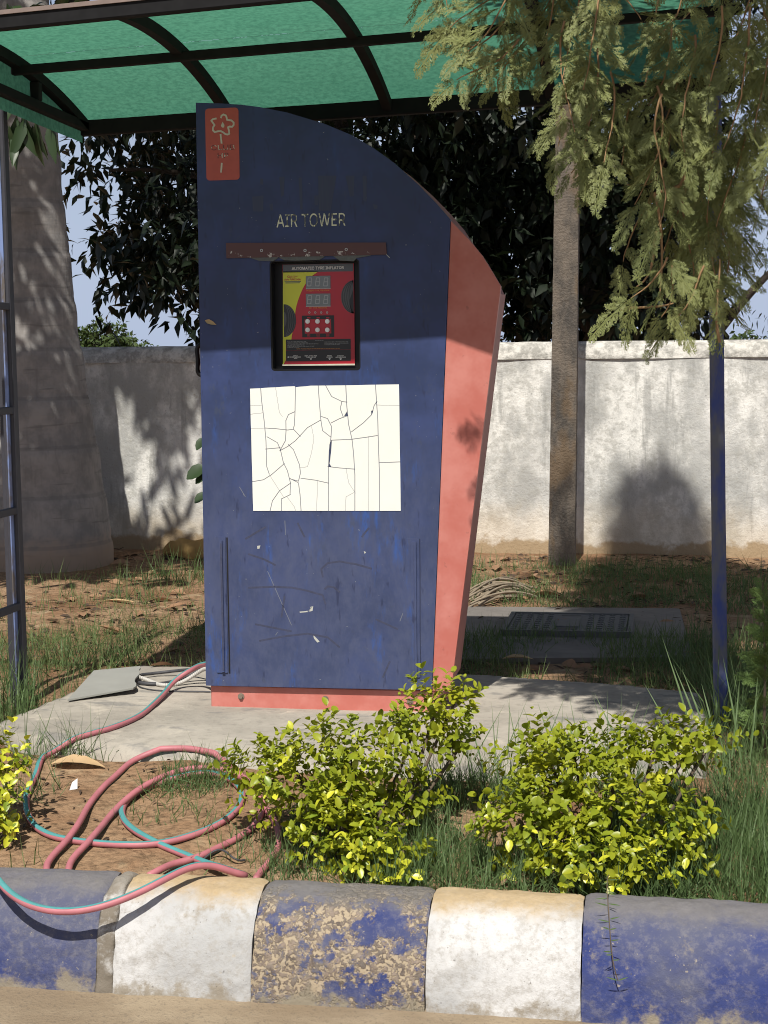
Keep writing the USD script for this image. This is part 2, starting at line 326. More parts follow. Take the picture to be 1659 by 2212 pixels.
# foliage
MAT['lime'] = leafmat('golden_leaf', [(0, (.11, .16, .015)), (.22, (.24, .29, .02)), (.45, (.48, .465, .025)), (1, (.70, .63, .045))], .38, .30, pos_scale=9)
for k, c in enumerate([(.15, .21, .018), (.32, .36, .022), (.42, .43, .026), (.50, .49, .035)]): MAT[f'lime{k}'] = plain(f'golden_leaf_{"abcd"[k]}', c, .38, var=.12)
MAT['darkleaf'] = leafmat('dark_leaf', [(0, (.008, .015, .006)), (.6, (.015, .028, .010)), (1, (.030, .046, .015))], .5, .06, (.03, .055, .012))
MAT['mango'] = leafmat('mango_leaf', [(0, (.03, .055, .02)), (.7, (.05, .085, .03)), (1, (.10, .12, .05))], .4, .12)
MAT['farleaf'] = leafmat('far_leaf', [(0, (.05, .08, .02)), (.6, (.11, .14, .035)), (1, (.20, .21, .07))], .6, .2)
MAT['feather'] = leafmat('feathery_leaf', [(0, (.03, .045, .02)), (1, (.09, .11, .05))], .5, .2)
MAT['conifer'] = leafmat('conifer_scale', [(0, (.08, .115, .035)), (.45, (.26, .275, .095)), (1, (.52, .48, .20))], .6, .18, pos_scale=4)
MAT['coniferyoung'] = leafmat('young_conifer_scale', [(0, (.12, .19, .05)), (1, (.34, .42, .12))], .6, .15)
MAT['grass'] = leafmat('grass_blade', [(0, (.10, .16, .055)), (.4, (.20, .27, .10)), (.65, (.36, .37, .18)), (1, (.60, .52, .30))], .55, .25)
MAT['grassdry'] = leafmat('dry_grass_blade', [(0, (.12, .17, .055)), (.4, (.30, .30, .13)), (1, (.62, .51, .27))], .6, .2)
g = G(); n = g.noise(18, 4, .65); MAT['dryleaf'] = g.done('dry_leaf', g.mix(n, (.20, .105, .055), (.44, .27, .16)), .65, None, .3, 0, .15)
g = G(); n = g.noise(18, 4, .65); MAT['dryleafpale'] = g.done('pale_dry_leaf', g.mix(n, (.42, .28, .14), (.62, .44, .25)), .65, None, .3, 0, .15)
MAT['litter'] = leafmat('leaf_litter', [(0, (.07, .045, .03)), (.5, (.20, .125, .075)), (1, (.48, .36, .22))], .8, .1)
MAT['stalk'] = plain('dry_stalk', (.25, .20, .14), .85, var=.5, scale=20)
MAT['sheath'] = plain('palm_sheath', (.48, .32, .12), .7, var=.4, scale=10)
MAT['hose'] = plain('hose_pink', (.42, .145, .165), .55, var=.3, scale=14)
MAT['stripe'] = plain('hose_teal', (.075, .27, .27), .55, var=.3, scale=14)
MAT['cable'] = plain('grey_black_cable', (.045, .045, .05), .6, var=.4)
MAT['conduit'] = plain('white_conduit', (.45, .435, .40), .55, var=.1)
MAT['sheet'] = plain('cement_sheet', (.27, .27, .245), .85, var=.15, scale=8)
g = G(); n = g.noise(30, 4, .6); MAT['cover'] = g.done('manhole_grey', g.mix(n, (.10, .10, .10), (.17, .17, .165)), .8, g.bump(n, .004), .3)
MAT['cover2'] = plain('manhole_grey_dark', (.05, .05, .05), .8)
MAT['slab'] = plain('slab_concrete', (.16, .145, .13), .92, var=.35, scale=7, bump=.01)

# ------------------------------------------------------------------ ground, road
def fb(x, y, s, seed=0, o=4): return meshkit.fbm(np.stack([np.asarray(x) * s, np.asarray(y) * s, np.full(np.shape(x), .37)], -1), o, seed) - .5
def gh(x, y):
    x, y = np.asarray(x, float), np.asarray(y, float)
    t = np.clip((y - 3.92) / .85, 0, 1); z = .185 + .115 * t
    z = np.where(y > 4.8, .285, z)
    z = z + .05 * fb(x, y, 1.7, 3) + .03 * fb(x, y, 7, 5) * np.clip((y - 3.9) / .1, 0, 1)
    return np.where(y > 16, .285, z)
fx = np.arange(-6.5, 4.5, .045); fy = np.arange(3.90, 13.5, .045)
X = np.concatenate([[-400, -150, -60, -25, -12, -8], fx, [5.5, 8, 14, 30, 80, 200, 400]]); Yv = np.concatenate([fy, [14.5, 17, 22, 35, 60, 120, 250, 500]])
gx, gy = np.meshgrid(X, Yv)
V = np.stack([gx, gy, gh(gx, gy)], -1).reshape(-1, 3); nx = len(X)
ii = (np.arange(len(Yv) - 1)[:, None] * nx + np.arange(nx - 1)).ravel()
FQ = np.stack([ii, ii + 1, ii + nx + 1, ii + nx], 1)
solo('ground', (V, FQ), MAT['soil'], kind='structure', smooth=True)
rx = np.concatenate([[-400, -60, -12], np.arange(-5, 3.01, .1), [12, 60, 400]]); ry = np.concatenate([[-200, -30, -5], np.arange(2, 3.96, .06), [4.0]])
gx, gy = np.meshgrid(rx, ry); nx = len(rx)
zz = .006 * fb(gx, gy, 3, 9) + .018 * np.clip((gy - 3.55) / .2, 0, 1) * (.5 + fb(gx, gy, 5, 2))
ii = (np.arange(len(ry) - 1)[:, None] * nx + np.arange(nx - 1)).ravel()
solo('road', (np.stack([gx, gy, zz - .008], -1).reshape(-1, 3), np.stack([ii, ii + 1, ii + nx + 1, ii + nx], 1)), MAT['road'], kind='structure', smooth=True)

# ------------------------------------------------------------------ kerb stones
prof = [(3.690, -.06), (3.694, .0), (3.700, .05), (3.710, .10), (3.726, .145), (3.748, .182), (3.780, .212), (3.820, .230), (3.865, .238), (3.905, .236), (3.930, .222), (3.935, .15), (3.935, -.06)]
def kerb_block(x0, x1, seed, rough=1.0):
    n = max(8, int((x1 - x0) / .012)); P = np.array(prof)
    # subdivide the profile
    t = np.linspace(0, len(P) - 1, 49); P = np.c_[np.interp(t, range(len(P)), P[:, 0]), np.interp(t, range(len(P)), P[:, 1])]
    xs = np.linspace(x0, x1, n); A, Bq = np.meshgrid(xs, np.arange(len(P)), indexing='ij')
    y, z = P[Bq, 0], P[Bq, 1]
    e = np.minimum(A - x0, x1 - A); rnd = (.003 + .006 * meshkit.noise(np.stack([y * 30, z * 30, y * 0 + seed], -1))) * np.exp(-e / .006)
    d = .010 * (meshkit.fbm(np.stack([A * 5, y * 9, z * 9], -1), 5, seed) - .5) + .007 * (meshkit.fbm(np.stack([A * 22, y * 22, z * 22], -1), 3, seed + 1) - .5) + .005 * (meshkit.fbm(np.stack([A * 40, y * 40, z * 40], -1), 2, seed) - .5)
    d = d * rough
    cy, cz = 3.86, .08; dy, dz = y - cy, z - cz; L = np.hypot(dy, dz)
    k = np.where(z < -.01, 0, d - rnd); y2, z2 = y + dy / L * k, z + dz / L * k
    wob = .005 * (meshkit.fbm(np.stack([z * 22, y * 22, z * 0 + seed], -1), 3, seed) - .5); A2 = A + np.where(e < .001, wob, 0)
    V = np.stack([A2, y2, z2], -1).reshape(-1, 3); m = len(P)
    i = (np.arange(n - 1)[:, None] * m + np.arange(m - 1)).ravel(); F_ = tri(np.stack([i, i + m, i + m + 1, i + 1], 1))
    c = len(V); V = np.vstack([V, [x0, 3.84, .05], [x1, 3.84, .05]]); o = (n - 1) * m
    F_ = np.vstack([F_, [[c, k, k + 1] for k in range(m - 1)], [[c + 1, o + k + 1, o + k] for k in range(m - 1)]])
    return V, F_
kx = lambda px: at_y(px, 2040, 3.70)[0]
B_ = [kx(-330), kx(205), kx(240), kx(540), kx(917), kx(1255), kx(1700)]
KL = ['blue painted kerb stone under the hanging loop of hose', 'white painted kerb stone with the hose draped across its corner', 'blue kerb stone with paint worn off to bare pebbles',
      'white painted kerb stone below the grassy gap between two yellow shrubs', 'blue painted kerb stone with the spiny grass runner hanging over it']
for k, (a, b, mt) in enumerate([(B_[0], B_[1], 'kerbblue'), (B_[2], B_[3], 'kerbwhite'), (B_[3], B_[4], 'kerbblue2'), (B_[4], B_[5], 'kerbwhite'), (B_[5], B_[6], 'kerbblue')]):
    t = thing('kerb_stone', KL[k], 'kerb stone', ((a + b) / 2, 3.7, 0), 'painted kerb stones')
    part(t, 'stone', kerb_block(a + .0012, b - .0012, 11 + k), MAT[mt], smooth=50)
    if k == 1: part(t, 'mortar_joint', kerb_block(B_[1] - .004, B_[2] + .004, 31, 2.4), MAT['kerbjoint'], smooth=50)

# ------------------------------------------------------------------ plinth
PX0, PX1, PY0, PY1, PZ = -2.17, .125, 4.80, 6.12, .335
pg_ = Polygon([(-2.23, 5.05), (-2.10, 4.90), (-1.75, 4.86), (-1.3, 4.76), (-.9, 4.72), (-.4, 4.73), (.10, 4.80), (.14, 5.3), (.125, 5.86), (-.2, 5.98), (-.7, 6.10), (-2.08, 6.12)])
PXS, PYS = xs, ys = np.arange(PX0 - .14, PX1 + .08, .0125), np.arange(PY0 - .16, PY1 + .06, .0125)
gx, gy = np.meshgrid(xs, ys); pts = shapely.points(gx.ravel(), gy.ravel())
dist = shapely.distance(pg_.exterior, pts); sd = np.where(shapely.contains(pg_, pts), dist, -dist).reshape(gx.shape)
sd = sd + .05 * fb(gx, gy, 6, 21) + .012 * fb(gx, gy, 30, 22)
frontness = np.clip((4.98 - gy) / .15, 0, 1); w = .015 + .035 * frontness
top = PZ + .012 * fb(gx, gy, 2.5, 4) + .004 * fb(gx, gy, 25, 6) - .02 * frontness * np.clip(1 - sd / .12, 0, 1)
z = top - .13 * np.clip(-sd / w, 0, 1) - .03 * frontness * (sd < .02) * (.5 + fb(gx, gy, 14, 8))
nx = len(xs); ii = (np.arange(len(ys) - 1)[:, None] * nx + np.arange(nx - 1)).ravel()
solo('concrete_plinth', (np.stack([gx, gy, z], -1).reshape(-1, 3), np.stack([ii, ii + 1, ii + nx + 1, ii + nx], 1)), MAT['concrete'],
     'worn grey concrete slab with crumbling front edge under the air tower', 'concrete slab', smooth=True)
_PZ = z.copy()
def ground(x, y):
    g0 = float(gh(x, y)); i, j = (x - PXS[0]) / .0125, (y - PYS[0]) / .0125
    if 0 <= i < _PZ.shape[1] - 1 and 0 <= j < _PZ.shape[0] - 1:
        i0, j0 = int(i), int(j); g0 = max(g0, float(_PZ[j0:j0 + 2, i0:i0 + 2].max()))
    return g0
def on_ground(px, py, lift=0.0):
    q = ray(px, py); a, b = (.50 + lift - CAM[2]) / q[2], (.10 + lift - CAM[2]) / q[2]
    if ground(*(CAM + q * b)[:2]) + lift < (CAM + q * b)[2]: return CAM + q * b
    for t in np.linspace(a, b, 60):                       # first point where the sight line meets the ground
        if (CAM + q * t)[2] <= ground(*(CAM + q * t)[:2]) + lift: break
    lo, hi = t - (b - a) / 59, t
    for _ in range(14):
        m = (lo + hi) / 2; P = CAM + q * m
        lo, hi = (lo, m) if P[2] <= ground(P[0], P[1]) + lift else (m, hi)
    return CAM + q * hi

# ------------------------------------------------------------------ boundary wall
wy = 10.22
t = thing('boundary_wall', 'low whitewashed masonry wall stained grey behind the tower', 'wall', (-1, wy, .28))
xs = np.arange(-14, 10.01, .08); zs = np.linspace(.1, 1.532, 25); gx, gz = np.meshgrid(xs, zs); nx = len(xs)
yy = wy + .012 * (meshkit.fbm(np.stack([gx * 2, gz * 2, gx * 0], -1), 4, 2) - .5)
ii = (np.arange(len(zs) - 1)[:, None] * nx + np.arange(nx - 1)).ravel()
FQ = np.stack([ii, ii + 1, ii + nx + 1, ii + nx], 1)
part(t, 'masonry', join((np.stack([gx, yy, gz], -1).reshape(-1, 3), FQ), box(-14, 10, wy + .02, wy + .22, .0, 1.52)), MAT['wall'], smooth=30)
cp = [(wy - .010, 1.515), (wy - .008, 1.545), (wy + .012, 1.60), (wy + .06, 1.622), (wy + .18, 1.622), (wy + .235, 1.60), (wy + .24, 1.515)]
V = np.array([[x, y + .006 * math.sin(x * 7 + k), z + .014 * float(fb(x, k * .3, 1.5, 4)) + .006 * float(fb(x, k, 9, 4))] for x in np.arange(-14, 10.01, .06) for k, (y, z) in enumerate(cp)])
n = len(np.arange(-14, 10.01, .06)); m = len(cp); i = (np.arange(n - 1)[:, None] * m + np.arange(m)).ravel(); k = i % m
FQ = np.stack([i, i + m, (i // m + 1) * m + (k + 1) % m, i // m * m + (k + 1) % m], 1)
part(t, 'coping', (V, FQ), MAT['coping'], smooth=40)

# ------------------------------------------------------------------ canopy
YB, YF = 6.0, 4.72
def cz(x, y):
    t = (YB - y) / (YB - YF); return 2.46 + .132 * t + .065 * 4 * t * (1 - t) + (.030 + .018 * t) * (x + 1.5)
CX = [-2.20, -1.63, -1.03, -.43, .17]
YM = 5.36
t = canopy = thing('canopy', 'green translucent canopy on dark curved steel frame above the tower', 'canopy', (-1, 5.5, .28))
def rib(x):
    ys = np.linspace(YF, YB, 21); w, h = .034, .036
    V = np.array([[x + sx * w / 2, y, cz(x, y) + sz * h / 2] for y in ys for sx, sz in ((-1, -1), (1, -1), (1, 1), (-1, 1))])
    f = []
    for i in range(20):
        for k in range(4): f.append([i * 4 + k, i * 4 + (k + 1) % 4, i * 4 + 4 + (k + 1) % 4, i * 4 + 4 + k])
    f += [[3, 2, 1, 0], [80, 81, 82, 83]]
    return V, np.array(f)
for x in CX: part(t, 'rib', rib(x), MAT['frame'])
xa, xb = CX[0] - .02, CX[-1] + .05
part(t, 'back_beam', beam((xa, YB + .02, cz(xa, YB) - .005), (xb, YB + .02, cz(xb, YB) - .005), .038, .062), MAT['frame'])
part(t, 'purlin', beam((xa, YM, cz(xa, YM) - .024), (xb, YM, cz(xb, YM) - .024), .03, .03), MAT['frame'])
fbm_ = part(t, 'front_beam', beam((xa - .6, YF - .02, cz(xa - .6, YF) - .002), (xb, YF - .02, cz(xb, YF) - .002), .038, .055), MAT['frame'])
part(fbm_, 'front_flashing', beam((xa - .6, YF - .043, cz(xa - .6, YF) + .018), (xb, YF - .043, cz(xb, YF) + .018), .004, .013), MAT['primer'])
for k in range(4):
    for ya, yb in ((YF - .03, YM - .001), (YM + .001, YB + .05)):
        xs = np.linspace(CX[k] + .001, CX[k + 1] - .001, 7); ys = np.linspace(ya, yb, 9)
        gx, gy = np.meshgrid(xs, ys); zt = cz(gx, gy) + .022 + .004 * fb(gx, gy, 4, k)
        ii = (np.arange(8)[:, None] * 7 + np.arange(6)).ravel(); FQ = np.stack([ii, ii + 1, ii + 8, ii + 7], 1)
        part(t, 'roof_panel', (np.stack([gx, gy, zt], -1).reshape(-1, 3), FQ), MAT['roof'], smooth=True)
# left end: chord, strut, green infill
xe = CX[0]; zc = lambda y: 2.435 + .02 * (YB - y)
part(t, 'chord', beam((xe, YB, zc(YB)), (xe, YF, zc(YF)), .034, .034), MAT['frame'])
part(t, 'strut', beam((xe, 5.52, zc(5.52) + .017), (xe, 5.52, cz(xe, 5.52) - .018), .034, .034, (0, 1, 0)), MAT['frame'])
ys = np.linspace(YF, YB + .03, 14); V = np.array([[xe - .022, y, q] for y in ys for q in (zc(y) - .055, cz(xe, y) + .02)])
i = np.arange(13) * 2; part(t, 'end_panel', (V, np.stack([i, i + 2, i + 3, i + 1], 1)), MAT['roof'])
# posts
def post(pxb, pyb, pxt, pyt, w, mat, Y=5.53, d=None, dx=0, zt=None):
    a = at_y(pxb, pyb, Y); b = at_y(pxt, pyt, Y); a = a + (a - b) * .02; a[2] = min(a[2], .25)
    if zt: b = a + (b - a) * (zt - a[2]) / (b[2] - a[2])
    return beam(a + [dx, 0, 0], b + [dx, 0, 0], w, d or w, (0, 1, 0))
pl = part(t, 'post', post(47, 1530, -2, 225, .044, MAT['postdark']), MAT['postdark'], label='left dark steel post with worn pale edge')
part(pl, 'worn_edge', post(41, 1530, -8, 225, .014, None, Y=5.505, d=.006), MAT['postgrey'])
part(t, 'post', post(30, 1500, -16, 225, .022, MAT['postdark'], Y=5.60), MAT['postdark'])
for k, (ya, yb) in enumerate([(665, 662), (892, 886), (1110, 1102), (1318, 1308)]):
    b = at_y(20 + k * 8, yb, 5.53); part(t, 'rung', beam(b, (b[0] - .02, 4.5, b[2] - .0), .022, .026), MAT['postdark'])
part(t, 'post', post(1557, 1575, 1543, 300, .047, None, zt=2.50), MAT['postblue'], label='right blue steel post in the grass')

# ------------------------------------------------------------------ air tower
YT = 5.40
tb = at_y(690, 1538, YT)
TW = thing('air_tower', 'dark blue and red air tower cabinet with cracked white sticker', 'air tower', (tb[0], YT + .2, PZ))
curve = [(423, 222), (470, 223), (520, 226), (560, 231), (620, 243), (700, 267), (760, 292), (810, 322), (850, 351), (900, 396), (940, 437), (973, 475)]
rcurve = [(973, 475), (1010, 514), (1040, 551), (1061, 586), (1079, 617)]
panel = poly(curve + [(933, 1491), (445, 1481)], YT)
hole = rrect(582, 563, 779, 800, .012, YT)
part(TW, 'front_panel', ext(panel.difference(hole), YT, YT + .028), MAT['blue'])
# edge lip along the top curve
flank = poly(rcurve + [(973, 1497), (933, 1493)], YT)
m = ext(flank.buffer(-.0015), YT + .004, YT + .03)
e0, e1 = at_y(973, 475, YT), at_y(933, 1491, YT)
v = m.vertices.copy(); xe_ = e0[0] + (v[:, 2] - e0[2]) / (e1[2] - e0[2]) * (e1[0] - e0[0]); v[:, 1] += .30 * np.maximum(v[:, 0] - xe_, 0)
v, f = trimesh.remesh.subdivide_to_size(v, m.faces, .15); part(TW, 'flank_panel', (v, f), MAT['red'])
full = poly(curve + [(x - 6 - 8 * k / 4, y + 5) for k, (x, y) in enumerate(rcurve)][1:] + [(1070, 628), (966, 1497), (445, 1485)], YT)
bodyp = poly(curve + [(933, 1491), (445, 1481)], YT).buffer(-.006)
body = join(ext(bodyp.difference(hole.buffer(.002)), YT + .0285, YT + .0745), ext(full.buffer(-.006), YT + .075, YT + .402))
part(TW, 'body', body, MAT['redside'])
a, b = at_y(455, 1483, YT + .02), at_y(948, 1540, YT + .02)
base = part(TW, 'base_skirt', rbox(a[0], b[0], YT + .02, YT + .40, PZ - .03, at_y(700, 1487, YT + .02)[2] + .002), MAT['red'])
for bx_, by_ in ((521, 1504), (703, 1510), (886, 1515)):
    c = at_y(bx_, by_, YT + .02); hx = trimesh.creation.cylinder(.0075, .008, sections=6); ws = trimesh.creation.cylinder(.0115, .003, sections=16)
    for q_, dy in ((ws, .0015), (hx, .006)): q_.apply_transform(trimesh.transformations.rotation_matrix(math.pi / 2, (1, 0, 0))); q_.apply_translation((c[0], YT + .02 - dy, c[2]))
    part(base, 'bolt', join(ws, hx), MAT['dullmetal'], smooth=30)
# badge
Yb_ = YT - .0015
c6 = lambda pts: crop(pts, 760, 380, 2.074)
bd = part(TW, 'logo_badge', ext(rrect(443, 235, 518, 388, .012, YT).buffer(0), Yb_, YT - .0001), MAT['badge'])
fl = [[(180, 172), (150, 178), (137, 190), (150, 207), (163, 226), (150, 245), (150, 268), (165, 283), (190, 276), (212, 274), (232, 284), (250, 298), (268, 302), (282, 297), (280, 270), (272, 243), (285, 238), (305, 240), (318, 225), (318, 205), (300, 188), (265, 184), (262, 168), (255, 148), (235, 140), (220, 150), (214, 170)],
      [(212, 298), (216, 340), (221, 376)], [(222, 532), (219, 570), (215, 610)]]
part(bd, 'flower_emblem', ext(unary_union([strokes([c6(l) for l in fl], .0058, YT), poly(c6([(228, 198), (243, 225), (240, 245), (225, 246), (214, 232)]), YT)]), Yb_ - .0006, Yb_ - .0001), MAT['cream'])
for s, x, y, w_ in (('CLUB', 130, 430, 200), ('HP', 182, 494, 96)):
    q = c6([(x, y)])[0]; part(bd, 'lettering', lettering(s, q[0], q[1], 40 / 2.074 / 1.8083, Yb_ - .0001, w_ / 2.074 / 1.8083, .0005), MAT['peeledred'])
part(TW, 'lettering', lettering('AIR TOWER', 597, 491, 27, YT - .0001, 152, .0007), MAT['peeled'])
for p_ in ([(470, 810), (555, 800), (550, 920), (480, 920)], [(1005, 640), (1145, 640), (1098, 915), (1012, 915)], [(1228, 640), (1290, 640), (1285, 795), (1262, 800)], [(1366, 640), (1390, 640), (1388, 840), (1372, 830)],
           [(690, 650), (725, 648), (718, 790), (705, 800)], [(848, 655), (864, 655), (872, 905), (860, 905)], [(535, 665), (552, 665), (550, 705), (535, 700)], [(975, 800), (1000, 800), (995, 870), (978, 865)], [(1450, 870), (1478, 880), (1475, 900), (1458, 900)], [(610, 870), (630, 865), (632, 910), (618, 912)]):
    part(TW, 'glue_mark', ext(poly(c6(p_), YT).buffer(.002), YT - .0004, YT - .0001), MAT['residue'])
# maroon strip with rivets and putty
st = part(TW, 'cover_strip', ext(poly([(489, 525), (834, 524), (836, 550), (490, 558)], YT), YT - .006, YT - .0002), MAT['maroon'])
for px, py in ((565, 541), (659, 541), (748, 539)):
    c = at_y(px, py, YT - .006); q = trimesh.creation.annulus(.0028, .0052, .0015, sections=12)
    q.apply_transform(trimesh.transformations.rotation_matrix(math.pi / 2, (1, 0, 0))); q.apply_translation((c[0], YT - .0066, c[2])); part(st, 'rivet', q, MAT['seg'])
part(st, 'putty', ext(unary_union([poly(p_, YT).buffer(.002) for p_ in ([(545, 557), (600, 556), (590, 563), (560, 562)], [(605, 556), (700, 554), (690, 560), (640, 562), (615, 561)], [(722, 553), (800, 551), (770, 556), (764, 563), (735, 562)])]), YT - .004, YT - .0003), MAT['putty'])
part(st, 'wire_end', beam(at_y(834, 549, YT - .004), at_y(842, 557, YT - .004), .002, .002, (0, 1, 0)), MAT['seg'])
for l in ([(345, 1143), (470, 1138), (560, 1142), (640, 1158), (715, 1180), (730, 1225)], [(960, 1048), (880, 1025), (800, 1012), (740, 1020), (708, 1050), (716, 1090)], [(725, 1150), (740, 1136), (770, 1140), (800, 1165)], [(400, 1408), (520, 1385), (640, 1372), (740, 1390), (800, 1440)],
          [(345, 975), (420, 1000), (480, 1030)], [(525, 1185), (510, 1290)], [(1050, 1510), (1015, 1590)], [(380, 1325), (560, 1360)], [(430, 840), (330, 900)], [(590, 820), (625, 890)], [(945, 845), (910, 890)], [(980, 1300), (1090, 1350)]):
    part(TW, 'scuff_mark', ext(strokes([crop(l, 700, 1400, 1.276)], (.005), YT).buffer(.0008), YT - .0003, YT - .0001), MAT['scuff'])
for l in ([(527, 808), (529, 880)], [(440, 1060), (560, 1330)], [(1100, 1310), (1115, 1270)], [(330, 690), (300, 640)], [(660, 1240), (640, 1265)], [(480, 1380), (490, 1365)]):
    part(TW, 'scratch', ext(strokes([crop(l, 700, 1400, 1.276)], .0014, YT), YT - .0003, YT - .0001), MAT['scratch'])
for p_ in ([(655, 1238), (668, 1236), (665, 1258), (648, 1262)], [(668, 1378), (690, 1400), (700, 1412), (688, 1416), (672, 1396)], [(600, 1262), (640, 1258), (640, 1264), (602, 1268)], [(388, 935), (405, 932), (400, 948), (390, 950)], [(920, 960), (932, 966), (924, 974)]):
    part(TW, 'paint_chip', ext(poly(crop(p_, 700, 1400, 1.276), YT), YT - .0003, YT - .0001), MAT['chip'])
# inflator
Yi = YT + .05
fr = part(TW, 'inflator_frame', join(ext(hole.buffer(.0015), Yi + .0005, Yi + .0013),
     ext(hole.buffer(-.0004).difference(hole.buffer(-.005)), YT + .002, Yi)), MAT['black'])
c5 = lambda pts: crop(pts, 1030, 980, 4.147)
Y0 = Yi - .006
def flat(nm, pg, lev, mat, parent=None, th=.0004): return part(parent or FP, nm, ext(pg, Y0 - .0005 * lev - th, Y0 - .0005 * lev), MAT[mat])
def rc(x0, y0, x1, y1, r=0.):
    (a, b), (c, d) = c5([(x0, y0), (x1, y1)]); return rrect(a, b, c, d, r or 1e-5, Y0)
FP = part(TW, 'inflator_face', ext(rc(306, 224, 1478, 1848), Y0, Yi + .0003), MAT['printred'])
part(FP, 'edge_trim', ext(rc(304, 1838, 1480, 1852), Y0 - .0012, Y0 - .0001), MAT['cream'])
clip = rc(312, 226, 1470, 1840)
flat('header_band', rc(312, 226, 1448, 330), 0, 'printgrey')
flat('print_yellow_field', poly(c5([(312, 333), (885, 333), (800, 392), (740, 450), (685, 520), (640, 595), (600, 685), (560, 790), (530, 890), (515, 970), (490, 1200), (455, 1380), (448, 1440), (360, 1440), (360, 1765), (325, 1832), (312, 1838)]), Y0), 0, 'printyel')
def ell(cx, cy, rx, ry): return poly(c5([(cx + rx * math.cos(a), cy + ry * math.sin(a)) for a in np.linspace(0, 2 * math.pi, 48, endpoint=False)]), Y0)
for cx, cy, rx_, ry_, mt, m2, sgn in ((330, 1130, 195, 266, 'tyre', 'tyrelit', 1), (1475, 745, 220, 272, 'tyrelit', 'tyre', -1)):
    q = flat('tyre_picture', ell(cx, cy, rx_, ry_).intersection(clip), 1, mt)
    for k in range(4):
        e = ell(cx - sgn * k * 4, cy, rx_ * (.92 - .15 * k), ry_ * .98).exterior.buffer(.0009).intersection(ell(cx, cy, rx_, ry_)).intersection(clip)
        e = e.intersection(rc(*( (cx + 20, cy - 300, cx + 300, cy + 300) if sgn > 0 else (cx - 300, cy - 300, cx - 15, cy + 300)))); 
        if not e.is_empty: flat('tread_line', e, 2, m2, q)
    if sgn > 0: flat('hub_highlight', ell(330, 1110, 40, 120).intersection(clip), 2, 'tyrelit', q)
    else: flat('torn_print', poly(c5([(1430, 480), (1470, 480), (1470, 1010), (1425, 1010), (1400, 900), (1395, 790), (1430, 690), (1455, 600)]), Y0).intersection(clip), 2, 'blackp', q)
def label(s, x, y, h, w, mat, lev=2, parent=None, bold=False):
    q = c5([(x, y)])[0]; k = 1 / 4.147 / 1.8083
    return part(parent or FP, 'lettering', lettering(s, q[0], q[1], h * k, Y0 - .0005 * lev, w * k, .0004, bold), MAT[mat])
label('AUTOMATIC TYRE INFLATOR', 455, 308, 44, 860, 'white', 1, bold=True)
label('Auto-Point', 410, 426, 24, 140, 'printred', 1); label('Auto Point India', 335, 480, 30, 270, 'printred', 1, bold=True)
flat('logo_swoosh', strokes([c5([(410, 402), (388, 412), (386, 424), (410, 434), (460, 440), (510, 438)])], .0018, Y0), 1, 'printred')
for yy_ in (495, 515): flat('print_rule', rc(340 + (yy_ - 495) * .6, yy_, 604 - (yy_ - 495) * .8, yy_ + 7), 1, 'printgrey')
seg = {}
for y0, s, lx, lw in ((410, 'PRESENT TYRE PRESSURE', 695, 376), (697, 'SET TYRE PRESSURE', 735, 295)):
    dsp = flat('display', rc(685, y0, 1085, y0 + 192, .001), 2, 'lcd', th=.001)
    flat('display_edge', rc(685, y0 + 196, 1085, y0 + 203), 1, 'seg')
    for k in range(3):
        x0 = 708 + 132 * k; sk = 14; t_, b_, m_ = y0 + 28, y0 + 158, y0 + 92; w_ = 58
        P = {'a': (x0 + sk, t_), 'b': (x0 + sk + w_, t_), 'c': (x0 + sk / 2, m_), 'd': (x0 + sk / 2 + w_, m_), 'e': (x0, b_), 'f': (x0 + w_, b_)}
        flat('digit', strokes([c5([P[i], P[j]]) for i, j in ('ab', 'cd', 'ef', 'ac', 'bd', 'ce', 'df')], .0016, Y0), 4, 'seg', dsp)
        flat('decimal_point', rc(x0 + w_ + 8, b_ - 4, x0 + w_ + 14, b_ + 2), 4, 'seg', dsp)
    label(s, lx, y0 + 246 if y0 < 500 else y0 + 238, 22, lw, 'orange')
for k in range(4):
    flat('indicator_light', ell(740 + 96 * k, 998, 17, 17).difference(ell(740 + 96 * k, 998, 9, 9)), 1, 'seg'); label(['TYRE', 'SET', 'INFLATE', 'DEFLATE'][k] if False else '---', 722 + 96 * k, 1036, 8, 36, 'orange', 1)
bk = flat('button_block', rc(620, 1050, 1143, 1394, .001), 1, 'blackp')
bp = flat('button_plate', rc(665, 1108, 1095, 1336), 2, 'printred', bk)
for x in (705, 858, 1012): flat('button_tag', rc(x, 1072, x + 52, 1094), 2, 'printred', bk)
for k, x in enumerate((705, 860, 1014)):
    tg = flat('button_tag', rc(x, 1345, x + 48, 1386).difference(rc(x + 5, 1350, x + 43, 1381)), 2, 'printred', bk)
part(bk, 'lettering', ext(unary_union([rc(712, 1360, 742, 1369), rc(723, 1349, 731, 1380), rc(870, 1361, 897, 1369), rc(1024, 1358, 1052, 1372)]), Y0 - .002, Y0 - .0015), MAT['printred'])
for y in (1142, 1280):
    for x in (715, 875, 1034):
        q = c5([(x, y)])[0]; c = at_y(q[0], q[1], Y0 - .002)
        bt = trimesh.creation.cylinder(.0078, .006, sections=18); kn = trimesh.creation.cylinder(.0045, .010, sections=14)
        for o in (bt, kn): o.apply_transform(trimesh.transformations.rotation_matrix(math.pi / 2, (1, 0, 0))); o.apply_translation((c[0], Y0 - .004, c[2]))
        part(FP, 'push_button', join(bt, kn), MAT['metal'], smooth=30)
ib = flat('instruction_box', rc(362, 1437, 1412, 1597, .0015), 1, 'blackp'); lb = flat('connection_box', rc(362, 1612, 1412, 1778, .0015), 1, 'blackp')
label('OPERATION', 832, 1459, 9, 135, 'seg', 2, ib)
